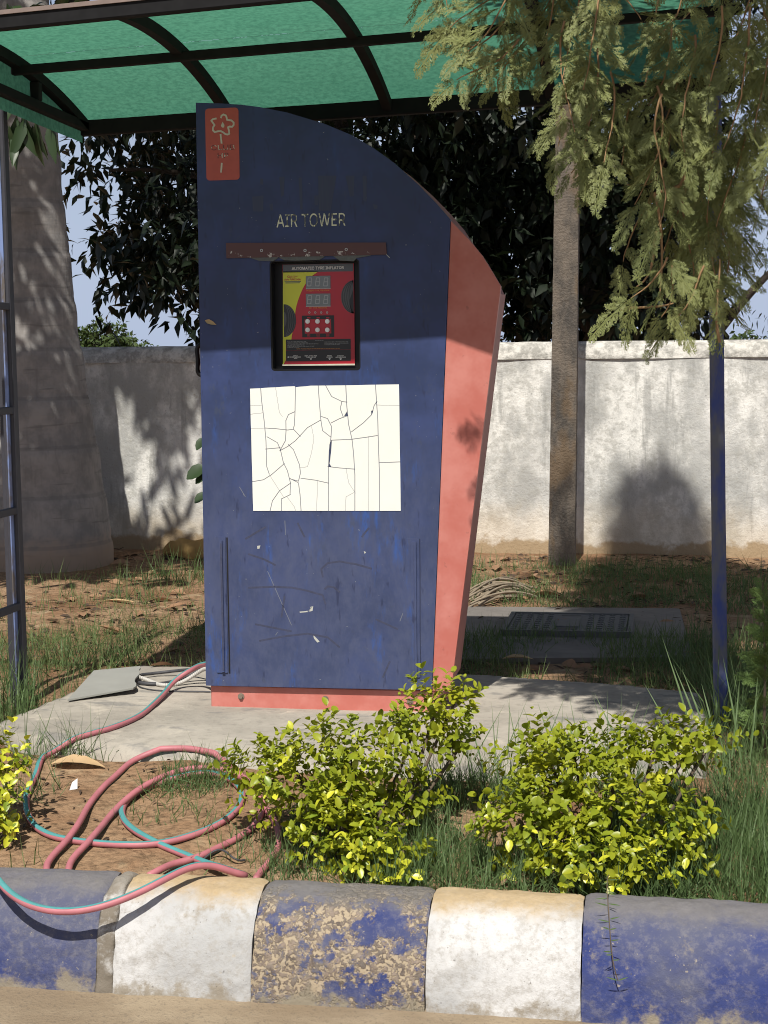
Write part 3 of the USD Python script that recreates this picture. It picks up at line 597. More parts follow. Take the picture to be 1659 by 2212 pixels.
for k, (s, w_) in enumerate((('FOR LOW / HIGH PRESSURE TYRE :', 325), ('1 SELECT THE INITIAL PRESSURE', 340), ('2 SET REQUIRED PRESSURE BY SET TYRE PRESSURE BUTTON', 515), ('3 SET READY TO DISCONNECT THE TYRE', 290), ('4 PRESSURE IS CHECKED AND READY TO USE', 450), ('5 REMOVE THE HOSE', 200))):
    label(s, 380, 1478 + k * 19, 10, w_, 'seg', 2, ib)
for k, (s, w_) in enumerate((('FOR DEFLATION TYRE PRESSURE TYRE', 390), ('PLEASE PRESS SET KEY WHILE IN PRESSURE', 395), ('AFTER DEFLATION RELEASE', 250))): label(s, 985, 1482 + k * 22, 10, w_, 'seg', 2, ib)
label('NOTE : PLEASE DRAIN WATER FROM AIR FILTER ON DAILY BASIS', 530, 1593, 11, 715, 'orange', 2, ib)
for s, x, y, w_ in (('INPUT', 478, 1706, 76), ('COMPRESSED', 424, 1728, 185), ('AIR', 490, 1748, 55), ('INFLATED AIR', 662, 1708, 205), ('TYRE VALVE', 680, 1732, 170), ('MAINS', 1028, 1706, 80), ('POWER', 1018, 1730, 98), ('EXHAUST', 1190, 1708, 112), ('AIR RELEASE', 1162, 1732, 172)):
    label(s, x, y, 15, w_, 'white', 2, lb, True)
for x in (766, 1069, 1250): flat('arrow', poly(c5([(x - 20, 1742), (x + 20, 1742), (x, 1768)]), Y0), 2, 'white', lb)
flat('arrow', poly(c5([(378, 1720), (414, 1708), (414, 1733)]), Y0), 2, 'white', lb)
# cracked sticker
c7 = lambda pts: crop(pts, 700, 1400, 1.276)
main = [[(405, 120), (410, 200), (425, 320), (433, 410), (437, 540), (450, 578)], [(580, 130), (578, 260), (575, 330), (568, 355)], [(578, 265), (545, 280), (532, 310), (533, 360), (530, 410), (505, 455)],
        [(428, 347), (480, 350), (540, 357), (570, 353), (605, 390)], [(437, 390), (490, 420), (505, 455), (520, 520), (540, 560), (555, 620), (553, 680)], [(430, 452), (505, 445)], [(500, 461), (540, 440), (580, 410), (640, 345), (708, 306)],
        [(692, 120), (700, 230), (707, 310), (715, 360), (757, 393)], [(705, 288), (740, 300), (760, 340), (757, 393), (748, 460), (745, 540), (745, 775)], [(757, 322), (800, 300), (842, 285)],
        [(830, 120), (836, 240), (845, 330), (862, 405), (870, 480), (876, 580), (876, 775)], [(978, 120), (985, 230), (990, 300), (993, 420), (998, 560), (999, 775)], [(858, 367), (920, 320), (960, 280), (972, 235), (987, 213)],
        [(755, 408), (860, 403), (940, 392), (990, 384)], [(740, 539), (800, 546), (877, 552)], [(350, 617), (420, 605), (460, 580), (526, 523)], [(450, 775), (465, 710), (500, 660), (558, 620)],
        [(552, 600), (595, 612), (605, 570), (600, 530), (570, 455), (543, 428)], [(552, 598), (595, 620), (603, 680), (609, 775)], [(606, 597), (680, 607), (746, 622)], [(995, 520), (1120, 515)],
        [(722, 120), (760, 190), (812, 215), (838, 218)], [(812, 213), (803, 250), (818, 292)], [(510, 775), (510, 700), (556, 678)]]
thin = [[(982, 232), (1110, 236)], [(340, 280), (420, 271)], [(340, 350), (432, 347)], [(943, 388), (944, 775)], [(660, 338), (672, 400), (660, 470), (640, 540), (600, 545)], [(832, 548), (845, 620), (879, 672)], [(872, 668), (832, 690), (828, 775)], [(538, 690), (575, 740), (585, 775)],
        [(340, 232), (412, 236)], [(690, 610), (685, 775)], [(480, 140), (500, 270), (515, 290)], [(450, 580), (520, 690)]]
sp_ = poly(c7([(353, 151), (575, 138), (581, 143), (655, 136), (745, 135), (1096, 129), (1105, 760), (369, 760)]), YT)
gap = unary_union([strokes([c7(l) for l in main], .0019, YT), strokes([c7(l) for l in thin], .0008, YT),
     poly(c7([(822, 288), (838, 262), (842, 285)]), YT), poly(c7([(958, 282), (957, 262), (968, 258), (965, 272)]), YT), poly(c7([(743, 540), (749, 430), (762, 405), (757, 470), (750, 525), (760, 542)]), YT)])
sk_ = part(TW, 'sticker', ext(sp_.buffer(-.001), YT - .0004, YT - .0001), MAT['residue'], label='cracked white sticker')
for gm in getattr(sp_.difference(gap), 'geoms', []):
    if gm.area > 4e-6: part(sk_, 'sticker_piece', ext(gm.buffer(-.0001), YT - .0016, YT - .0005), MAT['sticker'])
# pressed channel strips low on the panel
for x0, y0, x1, y1 in ((463, 1159, 493, 1453), (877, 1162, 908, 1463)):
    A = rrect(x0, y0, x1, y1, .004, YT); ch = part(TW, 'channel_strip', ext(A, YT - .0045, YT - .0002), MAT['blue'])
    part(ch, 'ridge', ext(rrect(x0 + 12, y0 + 8, x1 - 6, y1 - 3, .002, YT), YT - .013, YT - .0046), MAT['blue'])
    part(ch, 'groove', ext(rrect(x0 + 18, y0 + 14, x0 + 20, y1 - 6, .0003, YT), YT - .0134, YT - .0131), MAT['scuff'])
    part(ch, 'dirt_edge', ext(rrect(x1 - 1, y0 + 2, x1 + 1.6, y1 + 2, .0003, YT), YT - .0004, YT - .0001), MAT['blackp'])
q0, q1 = at_y(428, 750, YT + .06), at_y(430, 806, YT + .06)
part(TW, 'side_handle', tube(spline([(q0[0] + .02, YT + .06, q0[2] + .01), (q0[0] - .002, YT + .06, q0[2]), (q0[0] - .002, YT + .06, (q0[2] + q1[2]) / 2), (q1[0] - .002, YT + .06, q1[2]), (q1[0] + .02, YT + .06, q1[2] - .01)], .006), .008, 8), MAT['black'], smooth=True)

# ------------------------------------------------------------------ concrete pole
a, b = at_y(1212, 1235, 9.63), at_y(1226, 235, 9.63); top = a + (b - a) * 1.7
hw0, hw1 = .079, .062
V = []
for c, h in ((a - [0, 0, .1], hw0), (top, hw1)):
    for sx, sy in ((-1, 0), (-1, 2), (1, 2), (1, 0)):
        V += [[c[0] + sx * h, c[1] + sy * h * .9, c[2]]]
V = np.array(V); FQ = [[0, 1, 5, 4], [1, 2, 6, 5], [2, 3, 7, 6], [3, 0, 4, 7], [4, 5, 6, 7]]
FQ = np.array(FQ)[:, ::-1]
t = thing('concrete_pole', 'weathered square concrete pole standing before the white wall', 'pole', (a[0], 9.7, .28)); BASE[t] = np.array([a[0], 9.7, .28])
pm = trimesh.Trimesh(V, tri(FQ), process=False); pm = trimesh.Trimesh(*trimesh.remesh.subdivide_to_size(pm.vertices, pm.faces, .03, max_iter=12)); 
nz = (meshkit.fbm(pm.vertices * 25, 3, 4) - .5)[:, None] * .006; pm.vertices = pm.vertices + nz * unit(np.c_[pm.vertices[:, 0] - a[0], pm.vertices[:, 1] - 9.7, 0 * pm.vertices[:, 0]])
part(t, 'shaft', pm, MAT['pole'])

# ------------------------------------------------------------------ leaves
def leaf_mesh(P, A, N, L, W, fold=.25, curl=.15, prof=((0, .08), (.3, 1), (.68, .8), (1, .03))):
    A = unit(A); B = unit(np.cross(A, N)); N = np.cross(B, A); n, S = len(P), len(prof)
    L, W = np.broadcast_to(L, n)[:, None], np.broadcast_to(W, n)[:, None]; curl = np.broadcast_to(curl, n)[:, None]
    V = np.zeros((n, S, 3, 3))
    for k, (s, w) in enumerate(prof):
        c = P + A * s * L - N * curl * L * s * s; h = W / 2 * w
        V[:, k, 0] = c + B * h + N * fold * h; V[:, k, 1] = c; V[:, k, 2] = c - B * h + N * fold * h
    f = []
    for k in range(S - 1):
        for j in range(2):
            a = k * 3 + j; f += [[a, a + 1, a + 4], [a, a + 4, a + 3]]
    f = np.array(f); F_ = (f[None] + (np.arange(n) * S * 3)[:, None, None]).reshape(-1, 3)
    return V.reshape(-1, 3), F_
def foliage(parent, P, A, N, L, W, mat, singles=None, n_single=0, name='leaf', spread_=.6, **kw):
    n = len(P); L, W = np.broadcast_to(L, n), np.broadcast_to(W, n); pick = np.zeros(n, bool)
    if n_single:
        px, py = proj(P.T.T) if False else np.array([proj(p) for p in P]).T
        d = (P - CAM) @ DV; vis = (px > 0) & (px < IW) & (py > 0) & (py < IH); sc = np.where(vis, d + rng.random(n) * spread_, 1e9)
        o = np.argsort(sc)[:n_single]; o = o[sc[o] < 1e8]; pick[o] = True
        for q, i in enumerate(o):
            part(parent, name, leaf_mesh(P[i:i + 1], A[i:i + 1], N[i:i + 1], L[i:i + 1], W[i:i + 1], **kw), (singles or [mat])[q % len(singles or [1])], smooth=True)
    r = ~pick
    part(parent, 'foliage', leaf_mesh(P[r], A[r], N[r], L[r], W[r], **kw), mat, smooth=True, kind='stuff')

# golden shrubs
def sprigs(C, D, length, pairs, spread=.9):
    """leaves in opposite pairs along short shoots starting at C along D -> P, A, N"""
    P, A, N = [], [], []
    n = len(C); ref = unit(np.cross(D, rdir(n)))
    for k in range(pairs):
        t = (k + .6) / pairs; a = k * math.pi / 2
        s = ref * math.cos(a) + np.cross(D, ref) * math.sin(a)
        for sg in (1, -1):
            P.append(C + D * length[:, None] * t); A.append(unit(D * (.25 + .7 * t) + sg * s * spread + .15 * rdir(n))); N.append(unit(D + .6 * np.array([0, 0, 1]) + .35 * rdir(n)))
    return np.vstack(P), np.vstack(A), np.vstack(N)
def shrub(label, stem_px, lobes, seed):
    global rng
    rng = np.random.default_rng(seed)
    s = on_ground(*stem_px); s[2] -= .01
    t = thing('golden_shrub', label, 'shrub', s, 'yellow green shrubs behind the kerb')
    P, A, N = [], [], []
    for px, py, Y, rx_, ry_, n in lobes:
        n = int(n * 1.4)
        c = at_y(px, py, Y); k = (c - CAM) @ DV / F; R = np.array([rx_ * k, (rx_ + ry_) / 2 * k * .8, ry_ * k])
        mid = (s + c) / 2 + rng.normal(size=3) * .02; part(t, 'stem', tube(spline([s + rng.normal(size=3) * [.015, .015, 0], s * .6 + c * .4 + rng.normal(size=3) * .02, c * .85 + s * .15, c + R * [0, 0, .3]], .03), np.linspace(.007, .003, 30)[:max(8, 0)] if False else .0048, 6), MAT['twiggrey'], smooth=True)
        d = rdir(n); d[:, 1] = np.where(rng.random(n) < .3, -np.abs(d[:, 1]), d[:, 1]); rad = rng.random(n) ** .45
        rad *= .62 + .75 * meshkit.noise(d * 2.6 + seed + px)      # uneven outline
        C = c + d * rad[:, None] * R
        D = unit(d * .8 + np.array([0, 0, .55]) + .5 * rdir(n))
        keep = C[:, 2] > np.array([ground(x, y) for x, y in C[:, :2]]) + .005
        C, D = C[keep], D[keep]; n = len(C)
        p, a, nn = sprigs(C, D, .045 + .04 * rng.random(n), 4); P.append(p); A.append(a); N.append(nn)
    P, A, N = map(np.vstack, (P, A, N)); n = len(P); sz = .55 + .95 * rng.random(n) ** 1.4
    foliage(t, P, A, N, .0222 * sz, .0142 * sz, MAT['lime'], [MAT[f'lime{k}'] for k in (1, 2, 3, 0, 2)], 260, fold=.35, curl=.22, prof=((0, .12), (.22, .78), (.5, 1), (.8, .72), (1, .12)))
shrub('golden leaved shrub standing in front of the red base', (800, 1845), [(640, 1690, 4.22, 135, 85, 75), (560, 1670, 4.2, 60, 40, 20), (760, 1640, 4.25, 130, 80, 70), (850, 1720, 4.3, 70, 70, 30), (940, 1560, 4.4, 75, 70, 36), (985, 1520, 4.42, 35, 35, 14), (1000, 1610, 4.4, 35, 25, 9), (890, 1590, 4.4, 60, 50, 18),
      (740, 1800, 4.12, 90, 70, 40), (800, 1850, 4.08, 130, 55, 60), (690, 1780, 4.12, 60, 50, 18), (905, 1740, 4.3, 55, 40, 10)], 41)
shrub('wide golden leaved shrub right of the grassy gap, spilling onto the kerb', (1310, 1860), [(1170, 1680, 4.2, 90, 75, 42), (1240, 1650, 4.3, 80, 60, 30), (1330, 1650, 4.3, 90, 60, 34), (1170, 1615, 4.32, 40, 30, 12), (1420, 1620, 4.35, 80, 45, 34), (1500, 1610, 4.35, 60, 35, 20), (1555, 1590, 4.35, 20, 22, 6), (1120, 1790, 4.1, 90, 70, 44),
      (1200, 1760, 4.15, 90, 60, 34), (1320, 1760, 4.15, 110, 70, 34), (1430, 1790, 4.1, 95, 60, 32), (1280, 1860, 4.02, 110, 55, 50), (1380, 1890, 4.0, 70, 35, 20), (1480, 1820, 4.1, 50, 50, 16)], 43)
shrub('golden leaved shrub cut off at the left edge by the hose', (-55, 1850), [(-10, 1645, 4.25, 55, 42, 34), (-30, 1720, 4.2, 75, 60, 40), (-10, 1790, 4.15, 40, 50, 22)], 47)

# ------------------------------------------------------------------ trees
def limb(t, P, r0, r1, mat='bark', name='limb'):
    S = spline(P, .12); part(t, name, tube(S, np.linspace(r0, r1, len(S)), 8), MAT[mat], smooth=True)
def leafcloud(C, per, tw, spread):
    """C sprig bases; drooping twigs with leaves along"""
    n = len(C); D = unit(rdir(n) * [1, 1, .6] + np.array([0, 0, -.35])); P, A, N = [], [], []
    for k in range(per):
        t = (k + rng.random(n)) / per; s = unit(np.cross(D, rdir(n)))
        P.append(C + D * (tw * t)[:, None]); A.append(unit(D * .5 + s * spread + np.array([0, 0, -.35]))); N.append(unit(np.array([0, 0, 1.]) + .7 * rdir(n)))
    return np.vstack(P), np.vstack(A), np.vstack(N)
def noisecut(C, s, thr, seed): return C[meshkit.fbm(C * s, 3, seed) > thr]
def tree(name, label, base, trunk, limbs, boxes, leafL, leafW, mat, per=7, tw=.3, singles=0, r=(.16, .07), group=None, seed=1, spread=.8):
    global rng
    rng = np.random.default_rng(seed)
    t = thing(name, label, 'tree', base, group)
    limb(t, [base] + trunk, r[0], r[1], name='trunk')
    for P in limbs: limb(t, P, r[1] * .7, .012, name='limb')
    C = []
    for (x0, x1, y0, y1, z0, z1, n, thr) in boxes:
        c = rng.random((n, 3)) * [x1 - x0, y1 - y0, z1 - z0] + [x0, y0, z0]; C.append(noisecut(c, 1.6, thr, seed))
    C = np.vstack(C); P, A, N = leafcloud(C, per, tw, spread); sz = rng.uniform(.7, 1.25, len(P))
    foliage(t, P, A, N, leafL * sz, leafW * sz, mat, None, singles, fold=.2, curl=.2, prof=((0, .1), (.4, 1), (1, .04)))
    return t
# dark trees behind the wall
tree('broadleaf_tree', 'dark leafy tree behind the wall on the left of the tower', (-2.6, 12.6, .25), [(-2.55, 12.5, 1.5), (-2.5, 12.4, 3.0), (-2.4, 12.4, 5)],
     [[(-2.5, 12.4, 2.2), (-3.2, 11.8, 2.8), (-4.0, 11.4, 2.9)], [(-2.5, 12.4, 2.4), (-1.8, 11.7, 3.1), (-1.0, 11.3, 3.4)], [(-2.5, 12.4, 1.9), (-2.9, 11.4, 2.4), (-3.2, 10.9, 2.0)]],
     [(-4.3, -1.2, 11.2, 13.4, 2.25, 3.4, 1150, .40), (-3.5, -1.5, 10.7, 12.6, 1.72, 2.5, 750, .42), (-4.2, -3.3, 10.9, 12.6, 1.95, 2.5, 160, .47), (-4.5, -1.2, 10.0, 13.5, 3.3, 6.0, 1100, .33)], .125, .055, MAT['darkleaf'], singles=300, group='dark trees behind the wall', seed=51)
tree('broadleaf_tree', 'dense dark tree behind the tower and the wall', (-1.1, 13.2, .25), [(-1.1, 13.1, 1.5), (-1.0, 13, 3), (-.9, 12.8, 5)],
     [[(-1.05, 13, 2.0), (-.5, 12.4, 2.6), (.1, 12, 2.8)], [(-1.05, 13, 2.3), (-1.6, 12.4, 2.8)]],
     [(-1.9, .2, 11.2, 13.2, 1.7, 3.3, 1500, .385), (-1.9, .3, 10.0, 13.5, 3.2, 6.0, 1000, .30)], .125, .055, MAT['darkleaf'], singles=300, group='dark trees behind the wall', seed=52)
bp_ = at_y(1330, 745, 12.0)
tree('broadleaf_tree', 'leaning dark trunked tree behind the wall beside the pole', (bp_[0] + .3, 12.0, .25), [(bp_[0] + .05, 12.0, 1.5), (bp_[0] - .22, 12.0, 2.1), (bp_[0] - .35, 12, 3), (bp_[0] - .3, 12, 5)],
     [[(bp_[0] - .1, 12, 1.8), (bp_[0] + .15, 11.9, 2.3), (bp_[0] + .2, 11.8, 3.0)], [(bp_[0] - .3, 12, 2.5), (bp_[0] + .5, 11.9, 3.0)], [(bp_[0] + .25, 12.2, .9), (bp_[0] + .9, 12.1, 1.9), (bp_[0] + 1.3, 12, 2.3)]],
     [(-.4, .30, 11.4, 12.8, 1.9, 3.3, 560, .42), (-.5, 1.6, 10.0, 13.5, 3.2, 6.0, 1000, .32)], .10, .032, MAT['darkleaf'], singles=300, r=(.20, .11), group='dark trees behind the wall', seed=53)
# fine leaved tree at the right edge
tree('feathery_tree', 'fine leaved greyish tree behind the wall at the right edge', (1.6, 13.4, .25), [(1.5, 13.3, 1.6), (1.3, 13.2, 3), (1.2, 13, 4.5)],
     [[(1.5, 13.3, 1.6), (1.0, 13.1, 2.2), (.6, 13, 2.9)], [(1.45, 13.3, 2.0), (1.9, 13, 3)]],
     [(-.1, 2.0, 12.8, 13.8, 1.55, 3.2, 420, .46), (0, 2.2, 12.5, 14, 3.2, 5, 200, .4)], .065, .012, MAT['feather'], per=9, tw=.35, r=(.12, .06), seed=54)
# distant trees
for k, (px, py, Y, w_, h_, lab) in enumerate([(205, 700, 40, 1.3, 1.5, 'far olive green tree seen above the wall beside the palm trunk'), (262, 728, 60, 1.5, 1.4, 'farther pale green tree above the wall, between palm and dark leaves'), (1625, 722, 38, 1.6, 1.2, 'far green tree above the wall at the right edge'), (1350, 726, 70, 2.6, 1.6, 'distant bluish tree seen through the gap beside the leaning trunk')]):
    c = at_y(px, py, Y); rng = np.random.default_rng(70 + k)
    t = thing('distant_tree', lab, 'tree', (c[0], Y, .28)); top_ = c[2]
    part(t, 'trunk', tube([(c[0], Y, .2), (c[0] + .05, Y, top_ - .6), (c[0], Y, top_ - .2)], [.14, .1, .05], 7), MAT['bark'], smooth=True)
    d = rdir(420); C = np.array([c[0], Y, top_ - h_ * .45]) + d * (rng.random((420, 1)) ** .4) * np.array([w_, 1.0, h_ * .55]) * (.75 + .5 * meshkit.noise(d * 2.5 + k))[:, None]
    P, A, N = leafcloud(C, 6, .3, .9); foliage(t, P, A, N, .15, .09, MAT['farleaf'], prof=((0, .1), (.4, 1), (1, .04)))
# mango tree on the left, mostly above and outside the frame
rng = np.random.default_rng(61)
t = thing('mango_tree', 'leafy branch with long drooping leaves in front of the palm trunk', 'tree', (-5.4, 7.2, .28))
limb(t, [(-5.4, 7.2, .2), (-5.35, 7.2, 1.6), (-5.0, 7.1, 3.2), (-4.4, 7.0, 4.4)], .16, .07, name='trunk')
limb(t, [(-4.9, 7.1, 3.4), (-4.0, 7.0, 4.0), (-3.0, 6.9, 4.2), (-2.6, 6.9, 4.3)], .05, .012); limb(t, [(-5.1, 7.1, 2.9), (-4.0, 7.0, 3.1), (-3.4, 6.95, 3.0), (-3.0, 6.9, 2.75)], .04, .008)
limb(t, [(-4.5, 7.0, 4.3), (-3.6, 6.6, 5.0), (-2.8, 6.3, 5.4)], .05, .012)
def cl(x0, x1, y0, y1, z0, z1, n): return rng.random((n, 3)) * [x1 - x0, y1 - y0, z1 - z0] + [x0, y0, z0]
C = cl(-5.3, -2.75, 6.65, 7.25, 3.02, 6.5, 9000); q_ = np.c_[C[:, 0] * 3.3, C[:, 2] * 2.3, C[:, 1] * 0 + 4.2]
dn = meshkit.fbm(q_, 2, 5) - .12 * np.clip((C[:, 0] + 3.35) / .5, 0, 1)
C = C[dn > .488][::3]
P, A, N = leafcloud(C, 6, .11, .75)
hp = np.array([on for px, py in ((14, 250), (30, 262), (50, 250), (66, 262), (80, 255), (40, 235)) for on in [at_y(px, py, 6.95)]])
hp = np.repeat(hp, 3, 0) + rng.normal(size=(18, 3)) * .03
P = np.vstack([P, hp]); A = np.vstack([A, unit(np.array([0, 0, -1.]) + .28 * rng.normal(size=(18, 3)))]); N = np.vstack([N, unit(np.array([0, -1., .2]) + .5 * rng.normal(size=(18, 3)))])
sz = rng.uniform(.8, 1.2, len(P)); foliage(t, P, A, N, .17 * sz, .047 * sz, MAT['mango'], None, 60, fold=.25, curl=.12)
# palm
pc = at_z(60, 1240, .28); pcx, pcy = pc[0] - .09, pc[1] + .42
t = thing('palm_tree', 'thick ringed grey palm trunk swelling towards its base', 'palm tree', (pcx, pcy, .28))
zs = np.arange(.15, 6.2, .025); kz = np.interp(zs, [.15, .3, .5, .8, 1.2, 1.7, 2.3, 3.0, 6.2], [.46, .45, .44, .405, .355, .295, .245, .212, .165])
ringz = (zs * 3.4) % 1; kz = kz - .007 * np.exp(-((ringz - .5) / .06) ** 2) + .004 * np.sin(ringz * 6.28)
a = np.linspace(0, 2 * np.pi, 49)[:-1]
lean = -.012 * (zs - .28)
V = np.stack([pcx + lean[:, None] + kz[:, None] * np.cos(a), pcy + kz[:, None] * np.sin(a), np.repeat(zs[:, None], 48, 1)], -1)
V[..., :2] += (.02 * (meshkit.fbm(V * 4, 3, 3) - .5))[..., None] * np.stack([np.cos(a), np.sin(a)], -1)
i = (np.arange(len(zs) - 1)[:, None] * 48 + np.arange(48)).ravel(); k = i % 48
part(t, 'trunk', (V.reshape(-1, 3), np.stack([i, i // 48 * 48 + (k + 1) % 48, i // 48 * 48 + 48 + (k + 1) % 48, i + 48], 1)), MAT['palm'], smooth=True)
for k in range(10):
    an = k * 2 * math.pi / 10 + .2; dr = np.array([math.cos(an), math.sin(an), 0]); s = np.linspace(0, 1, 30)
    ax = np.array([pcx - .07, pcy, 6.1]) + dr * (1.9 * s)[:, None] + np.array([0, 0, 1]) * (.9 * s - 1.5 * s * s)[:, None]
    P = np.repeat(ax[3:], 2, 0); sd_ = np.tile([1, -1], 27)[:, None]; side = np.cross(dr, [0, 0, 1])
    part(t, 'frond', join(tube(ax, np.linspace(.03, .006, 30), 5), leaf_mesh(P, unit(side * sd_ + dr * .5 + np.array([0, 0, -.35])), np.tile([0, 0, 1.], (54, 1)), .42, .03)), MAT['mango'], smooth=True)

# ------------------------------------------------------------------ conifer
def spray_template(n, jit, seed, fine=True):
    """flat branched spray: main axis, side shoots on both sides, short scale leaves on each; every piece a kite of two faces"""
    q_ = np.random.default_rng(seed); P, A, L, W = [], [], [], []
    def add(p, a, l, w): P.append(p); A.append(a); L.append(l); W.append(w)
    for k in range(n):
        t = k / n; p = np.array([.015 + .20 * t, 0, 0])
        for s in (1, -1):
            sl = (.075 * (1 - t) ** .6 + .010) * q_.uniform(1 - jit, 1 + jit * .5); an = s * math.radians(44 + q_.uniform(-9, 9)); d = np.array([math.cos(an), math.sin(an), q_.uniform(-.25, .25)]); o = p + np.array([.009 * (s > 0), 0, 0])
            add(o, d, sl, .0058 if fine else .016)
            if fine:
                m = max(2, int(sl / .0085))
                for j in range(m):
                    u = (j + .7) / m
                    for s2 in (1, -1):
                        if q_.random() < .1: continue
                        a2 = an + s2 * math.radians(40 + q_.uniform(-8, 8)); add(o + d * sl * u * .93, np.array([math.cos(a2), math.sin(a2), q_.uniform(-.3, .3)]), (.007 + .017 * (1 - u) ** .6) * q_.uniform(.7, 1.2), .0058)
    add(np.zeros(3), np.array([1., 0, 0]), .232, .0048)
    P, A, L, W = map(np.array, (P, A, L, W)); A = unit(A); B = unit(np.cross([0, 0, 1.], A) + .25 * q_.normal(size=A.shape))
    c = P + A * L[:, None] * .55
    V = np.stack([P, c - B * W[:, None] / 2, P + A * L[:, None], c + B * W[:, None] / 2], 1).reshape(-1, 3)
    i = np.arange(len(P))[:, None] * 4
    return V, np.vstack([i + [0, 1, 2], i + [0, 2, 3]])
TPL = [spray_template(10, .35, k) for k in range(4)]; TPLC = [spray_template(9, .3, 9, False)]
def sprays(t, P, A, N, S, mat, name='foliage', tpl=None):
    A = unit(A); B = unit(np.cross(N, A)); N = np.cross(A, B); out = []; tpl = tpl or TPL
    for k, (TV, TF) in enumerate(tpl):
        r = np.arange(len(P)) % len(tpl) == k
        if not r.any(): continue
        V = P[r][:, None] + S[r][:, None, None] * (TV[None, :, 0:1] * A[r][:, None] + TV[None, :, 1:2] * B[r][:, None] + TV[None, :, 2:3] * N[r][:, None])
        V[..., 2] -= 1.0 * TV[None, :, 0] ** 2 * S[r][:, None]
        out.append((V.reshape(-1, 3), (TF[None] + (np.arange(r.sum()) * len(TV))[:, None, None]).reshape(-1, 3)))
    part(t, name, join(*out), mat, smooth=False, kind='stuff')
rng = np.random.default_rng(81)
ct = thing('conifer_tree', 'drooping conifer branches with flat olive sprays before the canopy', 'conifer', (.62, 4.45, .28))
limb(ct, [(.72, 4.45, .2), (.68, 4.45, 2), (.45, 4.45, 4.5), (-.30, 4.45, 8.75)], .10, .02, 'bark', 'trunk')
AP, AA, AN, AS = [], [], [], []
def hang(path, Y0_, Y1_, n, r=.0035, s=(.55, .95), twig=True):
    """a hanging twig along sketch points, sprays on both sides"""
    ys = np.linspace(Y0_, Y1_, len(path)); pts = np.array([at_y(px, py - 45, y) for (px, py), y in zip(path, ys)])
    S = spline(pts, .015) if len(pts) > 3 else np.array([pts[0] + (pts[-1] - pts[0]) * u for u in np.linspace(0, 1, 20)]) if len(pts) == 2 else spline(np.vstack([pts[0], (pts[0] + pts[1]) / 2, pts[1], pts[2]]), .015)
    S = S + np.cumsum(rng.normal(size=S.shape) * .0012, 0)
    if twig: part(ct, 'twig', tube(S, np.linspace(r, r * .4, len(S)), 5), MAT['twig'], smooth=True)
    T = np.gradient(S, axis=0); T = unit(T)
    for k in range(n):
        i = int(len(S) * (.08 + .9 * (k + rng.random()) / n)) - 1; sd_ = 1 if k % 2 else -1
        side = unit(np.cross(T[i], np.array([0, -1., .15]) + .45 * rng.normal(size=3)))
        AP.append(S[i]); AA.append(unit(T[i] * (.5 + .3 * rng.random()) + side * sd_ * rng.uniform(.55, 1.35) + np.array([0, 0, -.12]))); AN.append(unit(np.array([.0, -.8, .7]) + .42 * rng.normal(size=3))); AS.append(rng.uniform(*s))
    AP.append(S[-1]); AA.append(T[-1]); AN.append(unit(np.array([0, -.9, .5]) + .4 * rng.normal(size=3))); AS.append(rng.uniform(*s))
